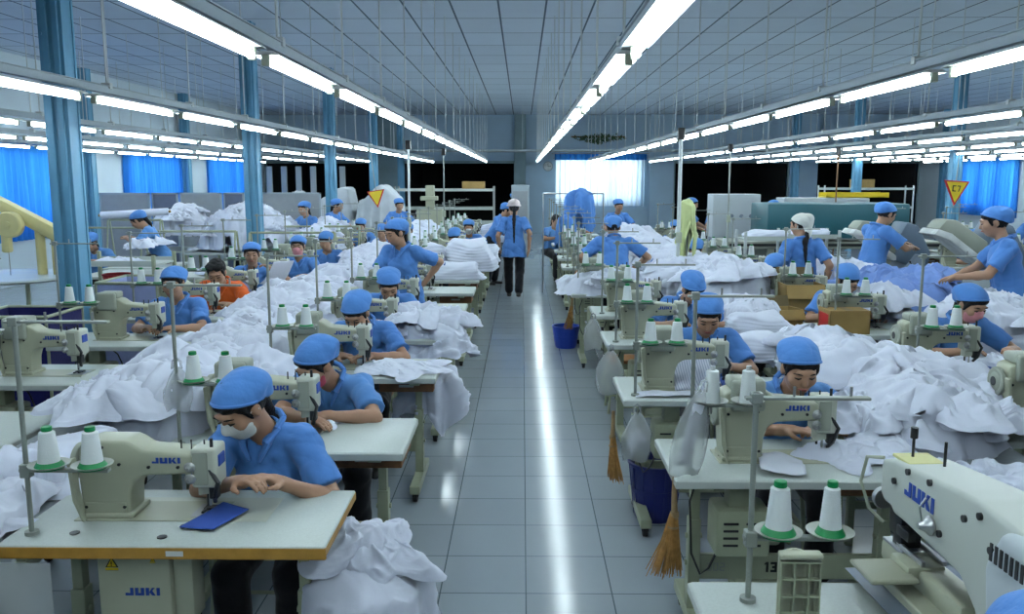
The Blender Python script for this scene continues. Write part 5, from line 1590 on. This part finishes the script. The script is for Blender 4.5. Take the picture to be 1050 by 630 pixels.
# hanging things at the nearest right table
bg = make_bag('clear plastic bag of white scraps hanging from the second right table', .15, .25, 2); bg.location = (.60, 4.38, .70)
b = MB(); b.ball((0, 0, -.15), .052, (1, .6, 1.2)); b.build('contents', M['shirt_cream'], bg, True)
bg = make_bag('flat clear plastic bag tied to the nearest right thread stand', .15, .34, 5, False); bg.location = (.70, 3.27, TOP + .335); bg.rotation_euler = (0, R(14), R(20))
b = MB(); b.box(-.03, .025, -.006, .006, -.30, -.05, .01); b.build('contents', M['shirt_cream'], bg, True)
bg = make_bag('clear plastic bag hanging on the third right table', .2, .30, 4); bg.location = (.62, 5.92, .72)
bg = make_bag('white plastic bag on the left end of the fourth right table', .16, .26, 6); bg.location = (.60, 7.2, .74)
bg = make_bag('small clear bag tied to the pole at the second left table', .12, .18, 7); bg.location = (-1.485, 3.62, TOP + .34)
b = MB(); b.ball((0, 0, -.09), .045, (1, .7, 1.2)); b.build('contents', M['shirt_cream'], bg, True)
br = make_broom('straw hand broom hanging from the nearest right table'); br.location = (.60, 3.26, .34); br.scale = (1.05, 1.05, .80)
br = make_broom('straw hand broom by the blue basket'); br.location = (.53, 9.45, .25); br.scale = (1.2, 1.2, .8); br.rotation_euler = (0, R(8), 1)
br = make_broom('straw hand broom hanging below the second right table'); br.location = (.50, 4.6, .26); br.scale = (1.05, 1.05, .75); br.rotation_euler = (0, 0, 2)
q = make_basket('bright blue plastic basket on the floor by the right aisle', M['basket'], .15, .24); q.location = (.50, 9.72, 0)
q = make_basket('dark blue basket under the second right table', M['basket_dark'], .15, .32); q.location = (.76, 4.72, .0)
s = stool(.86, 7.02, 'wooden stool beside the third right table')
# plastic pouch with a white card at the left front
t = thing('plastic_pouch', 'clear plastic pouch with a white card hanging at the near left table', 'pouch', (-1.62, 2.50, .74))
b = MB(); b.box(-.10, .17, -.008, -.005, -.26, .0); b.build('film', M['plastic2'] if 'plastic2' in M else M['plastic'], t)
b = MB(); b.box(-.11, .10, -.004, -.002, -.26, -.04); b.build('card', M['mask_white'], t)
s = stool(-1.10, 3.36, 'brown stool under the person in white floral mask')
for i, (x, y, lab) in enumerate(((-1.02, 4.52, 'red mask'), (-1.05, 5.85, 'third left sewer'), (1.26, 4.22, 'nearest right sewer'), (1.14, 5.52, 'second right sewer'), (-1.07, 7.1, 'fourth left sewer'), (2.93, 5.92, 'pale pink mask'))):
    stool(x, y, f'wooden stool under the person: {lab}')
# extension benches along the left aisle
for i, (x, y, z) in enumerate(((-.40, 3.98, .40), (-.36, 5.0, .42))):
    pass
# ------------------------------------------------------------------ middle ground on the right
q = make_carton('open cardboard box on the fourth table of the second right row', .34, .30, .22); q.location = (2.50, 7.74, TOP)
q = make_carton('closed cardboard box with red label near the thread cones, right', .30, .26, .17, False, True); q.location = (2.44, 6.50, TOP)
q = make_carton('small open carton at the end of the grey sorting table, right', .22, .2, .14); q.location = (2.06, 6.75, .76); q.rotation_euler = (0, 0, .3)
def white_table():
    t = thing('draped_table', 'work table covered with a long white cloth at the right edge', 'table', (3.72, 6.75, 0))
    b = MB(); b.box(-.62, .62, -.55, .55, .74, .77, .008); b.build('tabletop', M['top'], t)
    for sx in (-1, 1):
        for sy in (-1, 1):
            b = MB(); b.box(sx * .56 - .025, sx * .56 + .025, sy * .5 - .025, sy * .5 + .025, 0, .74); b.build('leg', M['frame'], t)
    n = 160
    V, F = [], []
    per = []
    for k in range(n):
        s = k / n * 4; e = int(s); f = (s - e) * 2 - 1
        x, y = [(f, -1), (1, f), (-f, 1), (-1, -f)][e]
        per.append((x * .64, y * .57))
    for i in range(9):
        s = i / 8
        for k, (x, y) in enumerate(per):
            w = 1 + .02 * s + .022 * s * math.sin(k * .55 + 2 * math.sin(k * .13))
            V.append((x * w, y * w, .778 - .46 * s))
    for i in range(8):
        for k in range(n): F.append((i * n + k, i * n + (k + 1) % n, (i + 1) * n + (k + 1) % n, (i + 1) * n + k))
    me = bpy.data.meshes.new('table_cover'); me.from_pydata(V, [], F + [tuple(range(n))[::-1]])
    mesh_obj('table_cover', me, M['shirt_white'], t, True)
white_table()
pile('over the white-covered table at the right', 3.20, 4.30, 6.25, 7.1, .78, .12, 31, 6, .022)
pile('between the pink mask and the reaching person', 2.95, 3.95, 7.45, 8.6, .76, .20, 32, 8, .022, mt='fabric_blue', pool=SHB, what='pale blue shirt')
sort_table(3.45, 7.35, 8.7, 1.05, 'grey table beneath the pale blue cloth heap')
pile('low beside the pale blue cloth', 2.62, 3.12, 6.95, 7.2, .80, .12, 33, 3, .02)
pile('before the profile person', 2.9, 3.9, 9.15, 9.9, .76, .26, 34, 6, .026)
sort_table(3.4, 9.1, 10.0, 1.05, 'grey table before the profile person')
for x, y, z in ((3.35, 9.3, .76),): pass

def press(x, y, rz, label, sc=1.0):
    t = thing('pressing_machine', label, 'pressing machine', (x, y, 0), rz); t.scale = (sc,) * 3
    b = MB(); b.prism([(-.1, 0), (.75, 0), (.75, 1.0), (.62, 1.05), (.35, .62), (-.1, .58)], -.28, .28, .03); b.build('cabinet', M['pressgrey'], t, True)
    b = MB(); b.prism([(.38, .95), (.80, .80), (.84, 1.05), (.66, 1.40), (.50, 1.46), (.42, 1.30)], -.22, .22, .04); b.build('arm_housing', M['pressblue'], t, True)
    b = MB(); b.prism([(-.14, 1.36), (-.06, 1.46), (.06, 1.46), (.56, 1.12), (.52, 1.02), (.42, 1.02)], -.17, .17, .03); hd = b.build('press_head', M['cream2'], t, True)
    b = MB(); b.prism([(-.20, 1.30), (-.15, 1.36), (.0, 1.31), (.40, 1.01), (.42, .96), (.36, .95), (-.02, 1.24), (-.14, 1.28)], -.20, .20, .012); b.build('press_pad', M['mask_white'], hd, True)
    b = MB(); b.prism([(-.35, .74), (.25, .70), (.30, .76), (-.02, .86), (-.32, .88)], -.2, .2, .03); b.build('buck', M['pressgrey'], t, True)
    b = MB(); b.box(.1, .45, -.31, -.285, .70, .82, .006); b.build('control_panel', M['rail2'], t)
    b = MB(); b.box(-.05, .5, -.2, .2, .02, .07, .006); b.tube([(.55, -.25, .95), (.62, -.33, .75), (.6, -.3, .5), (.66, -.29, .2)], .014); b.build('pedal', M['black'], t)
M['pressgrey'] = mat('press_grey', (.16, .20, .26), .4)
M['pressblue'] = mat('press_slate_blue', (.12, .17, .24), .4)
press(4.72, 9.75, 0, 'grey pressing machine with raised white pad, right of the profile person')
press(4.25, 10.9, 0, 'second pressing machine, head raised behind the profile person', .95)
def conveyor():
    t = thing('fusing_conveyor', 'long dark teal fusing press with conveyor bed, before the right opening', 'fusing press', (4.9, 14.0, 0))
    b = MB(); b.box(-1.1, 1.1, -.5, .5, .98, 1.52, .03); b.build('heating_hood', M['teal'], t, True)
    b = MB(); b.box(-1.7, 1.7, -.45, .45, .82, .93, .01); b.build('bed', M['cream2'], t)
    b = MB(); b.box(-1.66, 1.66, -.47, .47, .86, .90); b.build('belt', M['black'], t)
    for sx in (-1, 1):
        b = MB(); b.box(sx * 1.0 - .06, sx * 1.0 + .06, -.42, .42, 0, .82, .01); b.build('leg', M['cream2'], t)
M['teal'] = mat('teal_enamel', (.02, .11, .14), .4)
conveyor()
def cabinet(x, y, w, h, label, z=.85, d=.5):
    t = thing('control_cabinet', label, 'cabinet', (x, y, 0))
    b = MB(); b.box(-w / 2, w / 2, -d / 2, d / 2, z, z + h, .015); b.build('body', M['rail2'], t)
    b = MB()
    for k in range(3): b.cyl((w * (-.1 + .2 * k), -d / 2 - .012, z + h * .5), (w * (-.1 + .2 * k), -d / 2, z + h * .5), .035, n=12)
    b.build('gauge', M['pressgrey'], t)
    for sx in (-1, 1):
        b = MB(); b.box(sx * (w / 2 - .06) - .04, sx * (w / 2 - .06) + .04, -d / 2 + .03, d / 2 - .03, 0, z); b.build('leg', M['pressgrey'], t)
cabinet(3.85, 15.9, .85, .78, 'white control cabinet left of the seated person before the right opening', .85)
cabinet(5.35, 15.6, 1.5, .72, 'wide white control cabinet with three gauges before the right opening', .85)
t = thing('yellow_tray', 'yellow tray lying on the wide white control cabinet', 'tray', (5.9, 15.6, 1.575))
b = MB(); b.box(-.55, .55, -.2, .2, 0, .02, .004); b.box(-.55, .55, -.2, -.19, 0, .09); b.box(-.55, .55, .19, .2, 0, .09); b.build('shell', M['yellow'], t)
# trestle racks with white bundles
def trestle(x, y, w, d, h, label, shelves=1, m='frame'):
    t = thing('trestle_rack', label, 'rack', (x, y, 0))
    for sx in (-1, 1):
        b = MB()
        b.cyl((sx * w / 2, -d / 2, 0), (sx * w / 2, -.03, h), .014, n=8); b.cyl((sx * w / 2, d / 2, 0), (sx * w / 2, .03, h), .014, n=8)
        b.cyl((sx * w / 2, -d * .32, h * .36), (sx * w / 2, d * .32, h * .36), .012, n=8)
        b.build('frame', M[m], t)
    b = MB(); b.cyl((-w / 2, 0, h), (w / 2, 0, h), .016, n=8); b.cyl((-w / 2, -d * .3, h * .4), (w / 2, -d * .3, h * .4), .012, n=8); b.cyl((-w / 2, d * .3, h * .4), (w / 2, d * .3, h * .4), .012, n=8); b.build('rail', M[m], t)
    return t
def shelf_cart(x, y, w, d, hs, label, rz=0, m='frame'):
    t = thing('shelf_cart', label, 'cart', (x, y, 0), rz)
    for sx in (-1, 1):
        for sy in (-1, 1):
            b = MB(); b.box(sx * w / 2 - .018, sx * w / 2 + .018, sy * d / 2 - .018, sy * d / 2 + .018, .05, hs[-1] + .12, .003); b.cyl((sx * w / 2 - .012, sy * d / 2, .03), (sx * w / 2 + .012, sy * d / 2, .03), .03, n=12); b.build('post', M[m], t)
    for h in hs:
        b = MB(); b.box(-w / 2, w / 2, -d / 2, d / 2, h, h + .02); b.box(-w / 2, w / 2, -d / 2 - .012, -d / 2, h, h + .06); b.box(-w / 2, w / 2, d / 2, d / 2 + .012, h, h + .06); b.build('shelf', M['top'], t)
    return t
for x, y, lab in ((3.35, 11.9, 'thin white rack with folded cloth, behind the seated blue cap'), (4.05, 12.3, 'thin white rack left of the kerchief person'),):
    shelf_cart(x, y, .7, .5, (.35, .78, 1.08), lab, m='white_pole')
    bundle(x, y, 1.105, .6, .42, .10, f'white cloth lying on the {lab[:24]} {"first" if x < 4 else "second"}', 3, n=4)
bundle(3.95, 12.3, .805, .5, .4, .16, 'white cloth bundle on the lower shelf of the rack by the kerchief person', 5, n=5)
# yellow-green cloth and blue shirts hanging
M['lime'] = cloth_mat('lime_cloth', (.62, .70, .34))
skirted('hanging_cloth', 'pale yellow-green cloth hanging beside the white power pole', 1.78, 9.35, 1.62, .085, .46, 3, 'lime', dome=.04, cat='cloth')
t = thing('cloth_stand', 'thin stand holding the pale yellow-green cloth', 'stand', (1.78, 9.35, 0))
b = MB(); b.cyl((0, 0, .76), (0, 0, 1.60), .009); b.build('rod', M['polem'], t)
skirted('hanging_shirts', 'bunch of bright blue shirts hung up before the sunlit window', .95, 14.5, 1.60, .20, .40, 4, 'uniform', dome=.12)
skirted('hanging_shirts', 'smaller blue shirt bunch hanging left of the sunlit window bunch', .72, 14.2, 1.22, .13, .40, 6, 'uniform', dome=.06)
t = thing('garment_rail', 'thin steel garment rail with blue shirts before the sunlit window', 'rail', (.85, 14.5, 0))
b = MB(); b.cyl((-.5, 0, 0), (-.5, 0, 1.66), .012); b.cyl((.5, 0, 0), (.5, 0, 1.66), .012); b.cyl((-.5, 0, 1.66), (.5, 0, 1.66), .012); b.cyl((-.12, -.3, 1.28), (-.12, 0, 1.28), .01); b.build('frame', M['steel'], t, True)
# warning flags
def flag(x, y, z, s, label, text, rz):
    t = thing('warning_flag', label, 'sign', (x, y, z), rz)
    t.rotation_euler.y = -.14 if not text else .06
    b = MB(); b.prism([(-s, s * .75), (s, s * .75), (0, -s * .95)], -.006, .006); bd = b.build('border', M['red'], t)
    b = MB(); b.prism([(-s * .80, s * .66), (s * .80, s * .66), (0, -s * .74)], -.009, .009); b.build('face', M['yellow'], t)
    if text: lettering('lettering', text, s * .42, M['ink'], t, Matrix.Translation((0, -.0105, s * .22)), t=.16, gap=.25)
    b = MB(); b.cyl((0, .012, -s), (0, .012, 2.44 - z), .006, n=8); b.build('hanging_rod', M['polem'], t)
flag(-2.18, 13.0, 1.62, .15, 'yellow triangular flag sign with red edge, left of the aisle', '', R(-20))
flag(4.94, 10.0, 1.76, .165, 'yellow triangular sign with red edge and black characters, right side', 'C7', R(12))
# sewing units at the right rear
for i, (x, y) in enumerate(((5.9, 11.2), (6.9, 11.6), (5.9, 13.0), (7.1, 13.6), (8.0, 15.0))):
    w = f'{ORD[i]} table behind the yellow sign on the right'
    far('sewing_table', 'table', (x, y, 0), .0, f'pale sewing table, {w}', None); far('sewing_machine', 'sewing machine', (x - .1, y + .29, TOP), 0, f'cream sewing machine on the {w}', None)
    far('thread_stand', 'thread stand', (x - .45, y + .1, TOP), 0, f'grey thread stand on the {w}', None)
    for j, dx in enumerate((.075, .215)): far('thread_cone', 'thread', (x - .45 + dx, y + .1, TOP + .2815), 0, f'{("left", "right")[j]} thread cone on the {w}', None)
for o in scene.objects:
    if 'group' in o and not o['group']: del o['group']
shelf_cart(9.4, 24, 2.4, .5, (.5, 1.1, 1.6), 'steel shelf rack in front of the far right opening', m='white_pole')
cq = make_carton('brown carton on the steel shelf rack at the far right', .55, .35, .25, False); cq.location = (9.3, 24, 1.63)
# ------------------------------------------------------------------ left side bay
def arm_machine():
    t = thing('band_saw', 'big pale yellow cutting machine with round wheel cover and slanted arm, left edge', 'cutting machine', (-6.0, 10.3, 0))
    my = M['creamyellow']
    rx = Matrix.Rotation(PI / 2, 4, 'X')
    b = MB(); b.prism([(-.95, 2.02), (-.62, 1.90), (.62, 1.24), (.62, 1.13), (.50, 1.12), (-.60, 1.74), (-.95, 1.88)], -.08, .08, .02); b.build('arm', my, t, True)
    b = MB(); b.lathe([(0, -.06), (.145, -.06), (.155, -.045), (.155, .045), (.14, .06), (0, .06)], 40, mtx=Matrix.Translation((-.05, -.14, 1.37)) @ rx); b.lathe([(0, .06), (.04, .06), (.04, .075), (0, .075)], 20, mtx=Matrix.Translation((-.05, -.14, 1.37)) @ rx); b.build('wheel_cover', my, t, True)
    b = MB(); b.box(-.15, -.05, -.19, -.09, 1.04, 1.33, .025); b.build('blade_guard', my, t, True)
    b = MB(); b.cyl((.22, 0, .76), (.22, 0, 1.40), .055, n=20); b.build('pillar', my, t, True)
    b = MB(); b.cyl((.42, 0, .76), (.42, 0, 1.30), .065, n=20); b.build('pillar', my, t, True)
    b = MB(); b.cyl((-.10, -.12, .765), (-.10, -.12, 1.05), .005); b.build('blade', M['steel'], t)
    b = MB(); b.lathe([(0, .72), (.80, .72), (.86, .735), (.88, .75), (.86, .768), (0, .768)], 48, mtx=Matrix.Translation((-.2, -.15, 0)) @ Matrix.Diagonal((1.0, .85, 1, 1))); b.build('round_table', M['top'], t, True)
    for sx, sy in ((-.7, -.5), (.3, -.5), (-.7, .3), (.3, .3)):
        b = MB(); b.cyl((sx, sy, 0), (sx * .9, sy * .85, .72), .026, n=10); b.build('leg', M['frame'], t)
M['creamyellow'] = mat('cream_yellow_enamel', (.62, .56, .27), .4, vary=.05)
arm_machine()
M['navy'] = cloth_mat('navy_bag', (.012, .012, .11), bump=.15)
M['lilac'] = cloth_mat('lilac_canvas', (.36, .42, .72), bump=.12)
def bin_(x, y, w, d, h, label, m, frame=True):
    t = thing('fabric_bin', label, 'bin', (x, y, 0))
    b = MB(); q = .012
    b.box(-w / 2, w / 2, -d / 2, -d / 2 + q, .06, h, .004); b.box(-w / 2, w / 2, d / 2 - q, d / 2, .06, h, .004); b.box(-w / 2, -w / 2 + q, -d / 2, d / 2, .06, h, .004); b.box(w / 2 - q, w / 2, -d / 2, d / 2, .06, h, .004); b.box(-w / 2, w / 2, -d / 2, d / 2, .06, .08)
    b.build('lining', m, t)
    b = MB()
    for sx in (-1, 1):
        b.cyl((sx * w / 2, -d / 2, h), (sx * w / 2, d / 2, h), .014, n=8)
        for sy in (-1, 1): b.cyl((sx * w / 2, sy * d / 2, 0), (sx * w / 2, sy * d / 2, h), .012, n=8)
    for sy in (-1, 1): b.cyl((-w / 2, sy * d / 2, h), (w / 2, sy * d / 2, h), .014, n=8)
    b.build('frame', M['frame'], t, True)
bin_(-3.95, 6.75, .62, .55, .86, 'dark navy fabric bin left of the near blue column', M['navy'])
bin_(-3.55, 7.95, .55, .6, .98, 'pale lilac canvas bin right of the near blue column', M['lilac'])
bin_(-2.95, 8.45, .4, .5, .92, 'second pale lilac canvas bin behind the person by the near column', M['lilac'])
shelf_cart(-4.35, 9.4, .85, .55, (.40, .72, .98), 'cream shelf cart behind the near blue column', m='frame')
q = make_basket('red plastic basket on the cream shelf cart', M['red'], .15, .12); q.location = (-4.45, 9.4, .742)
shirt(-4.4, 9.4, 1.01, .6, 'white cloth on top of the cream shelf cart', None, zs=.5)
sort_table(-4.40, 10.2, 11.1, 1.9, 'wide low cutting table with cream top, behind the orange shirt', 'top')
shirt(-3.75, 10.6, .75, .9, 'white shirt lying on the wide cutting table', None, zs=.8)
shirt(-5.1, 11.6, 1.0, .9, 'white cloth bunch before the seated person between the racks', None)
sort_table(-5.1, 11.2, 12.1, .8, 'cream table before the seated person between the racks', 'top')
for i, (x, y, lab) in enumerate(((-4.75, 12.5, 'nearest'), (-3.2, 13.8, 'second'), (-6.5, 13.4, 'third'), (-3.25, 12.2, 'fourth'))):
    trestle(x, y, 1.2, .55, 1.15, f'cream trestle rack, {lab} among the left racks')
_r = trestle(-5.88, 13.1, .8, .5, 1.285, 'cream trestle rack that carries the pale cloth roll')
t = thing('cloth_roll', 'long pale blue-white cloth roll lying across the racks on the left', 'cloth roll', (-5.85, 13.0, 1.36))
b = MB(); b.cyl((-.5, 0, 0), (.45, .2, .05), .055, n=20, bevel=.01); b.build('roll', M['shirt_white'], t, True)
b = MB(); b.cyl((-.53, -.006, -.0015), (.48, .206, .0515), .02, n=12); b.build('core', M['carton'], t, True)
pile('mounded high by the second blue column', -5.3, -3.6, 13.6, 15.0, .80, .66, 41, 60, .025, sc=(.32, .5), sink=.01, wl=.09, amp=.035)
sort_table(-4.45, 13.5, 15.1, 1.8, 'wide table beneath the big mounded heap on the left', 'top')
pile('before the grey partitions', -6.1, -5.2, 14.0, 14.8, 1.0, .35, 42, 8, .035, sc=(.6, .8))
sort_table(-5.65, 13.9, 14.9, .9, 'table beneath the smaller heap before the grey partitions', 'top')
pile('spilling beside the second blue column', -3.6, -2.9, 13.2, 15.0, .76, .4, 43, 8, .035, sc=(.6, .8))
# grey partitions along the left
M['panel_grey'] = mat('grey_panel', (.30, .33, .36), .6, vary=.05)
M['panel_blue'] = mat('slate_panel', (.13, .16, .24), .6, vary=.05)
xs = [-8.0, -7.05, -6.55, -5.75, -5.35, -3.9]
for i in range(5):
    x0, x1 = xs[i], xs[i + 1]
    t = thing('partition_panel', f'{"pale grey" if i % 2 == 0 else "narrow slate blue"} partition panel, {ORD[i]} from the left wall', 'panel', ((x0 + x1) / 2, 16.4 + .1 * i, 0))
    w = x1 - x0
    b = MB(); b.box(-w / 2 + .02, w / 2 - .02, -.02, .02, .12, 1.62 - .0, .004); b.build('board', M['panel_grey' if i % 2 == 0 else 'panel_blue'], t)
    b = MB(); b.box(-w / 2, -w / 2 + .03, -.03, .03, 0, 1.64); b.box(w / 2 - .03, w / 2, -.03, .03, 0, 1.64); b.box(-w / 2, w / 2, -.03, .03, 1.61, 1.64); b.build('frame', M['rail'], t)
# tarpaulin over machines
M['tarp'] = cloth_mat('grey_white_tarp', (.55, .60, .66), vary=.08)
def tarp(x0, x1, y, d, h, label, seed):
    n, k = 70, 40
    u, v = np.meshgrid(np.linspace(0, 1, n), np.linspace(0, 1, k), indexing='ij')
    s = np.clip(v * 2.2, 0, 1); q = np.clip((v * 2.2 - 1) / 1.2, 0, 1)
    ridge = h * (1 + .10 * np.sin(u * 9 + seed)) * np.clip(np.minimum(u, 1 - u) * 5 + .12, 0, 1)
    x = x0 + (x1 - x0) * u + .05 * np.sin(u * 40) * q
    yy = y + d * .5 - d * .75 * s - d * .3 * q - .05 * np.sin(u * 36 + 2 * v) * q
    z = ridge * (1 - q) + .03 * perlin(u * 12, v * 9) + .012 * q
    o = mesh_obj('tarpaulin', np_mesh('tarpaulin', np.stack([x, yy, z], 2).reshape(-1, 3), grid_faces(n, k)), M['tarp'])
    tag(o, label, 'tarpaulin')
tarp(-5.45, -3.55, 19.6, 1.2, 1.55, 'grey-white tarpaulin draped over machines, left part beside the third column', 1)
tarp(-3.80, -2.50, 19.3, 1.2, 1.6, 'grey-white tarpaulin draped over machines, right part behind the triangle', 3)
# white upright posts by the left opening
for i in range(6):
    t = thing('upright_post', f'white upright rack post, {ORD[i]} from the left before the dark opening', 'post', (-8.3 + .48 * i, 28.6, 0))
    b = MB(); b.box(-.09, .09, -.05, .05, 0, 2.3, .006); b.build('post', M['white_pole'], t); b = MB(); b.box(-.14, .14, -.1, .1, 0, .02); b.build('foot', M['steel'], t)
t = thing('table_machine', 'tall cream cylinder machine beside the dark opening left of the aisle', 'machine', (-2.15, 20.3, 0))
b = MB(); b.box(-.3, .3, -.25, .25, 0, 1.2, .02); b.build('body', M['cream'], t); b = MB(); b.box(-.1, .1, -.1, .1, 1.2, 1.75, .02); b.box(-.22, .18, -.12, .12, 1.4, 1.5, .02); b.build('head', M['cream'], t)
shelf_cart(-1.9, 21.5, 2.4, .7, (.8, 1.15, 1.6), 'long steel shelf of bundles before the opening left of the aisle', m='steel')
cq = make_carton('white carton on the long steel shelf left of the aisle', .55, .4, .2, False); cq.location = (-1.2, 21.5, 1.63)
t = thing('tall_cabinet', 'grey upright cabinet at the end of the aisle', 'cabinet', (-.05, 21.8, 0))
b = MB(); b.box(-.22, .22, -.25, .25, 0, 1.75, .02); b.build('body', M['rail'], t); b = MB(); b.box(-.18, .18, -.262, -.25, .2, 1.6, .004); b.build('door', M['panel_grey'], t)

# ------------------------------------------------------------------ light and camera
w = bpy.data.worlds.new('sky'); scene.world = w; w.use_nodes = True
nt = w.node_tree
sk = nd(nt, 'ShaderNodeTexSky', sky_type='HOSEK_WILKIE')
sk.sun_direction = (.3, .75, .55); sk.turbidity = 4
nt.links.new(sk.outputs[0], nt.nodes['Background'].inputs['Color'])
nt.nodes['Background'].inputs['Strength'].default_value = SKY
cam = bpy.data.cameras.new('camera'); cam.sensor_width = 36; cam.lens = 886 / 1050 * 36; cam.clip_end = 200
co = link(bpy.data.objects.new('camera', cam))
co.location = (0, 0, 1.911)
co.rotation_euler = (PI / 2 - math.atan(132 / 886), 0, math.atan(10.5 / 886))
scene.camera = co
vs = scene.view_settings
vs.view_transform = 'Standard'; vs.look = 'None'; vs.gamma = 1; vs.use_curve_mapping = False; vs.exposure = EXPO
cy = scene.cycles
cy.use_denoising = True
cy.max_bounces = 7; cy.diffuse_bounces = 1; cy.glossy_bounces = 3; cy.transmission_bounces = 4; cy.transparent_max_bounces = 8
cy.caustics_reflective = False; cy.caustics_refractive = False
cy.sample_clamp_indirect = 6
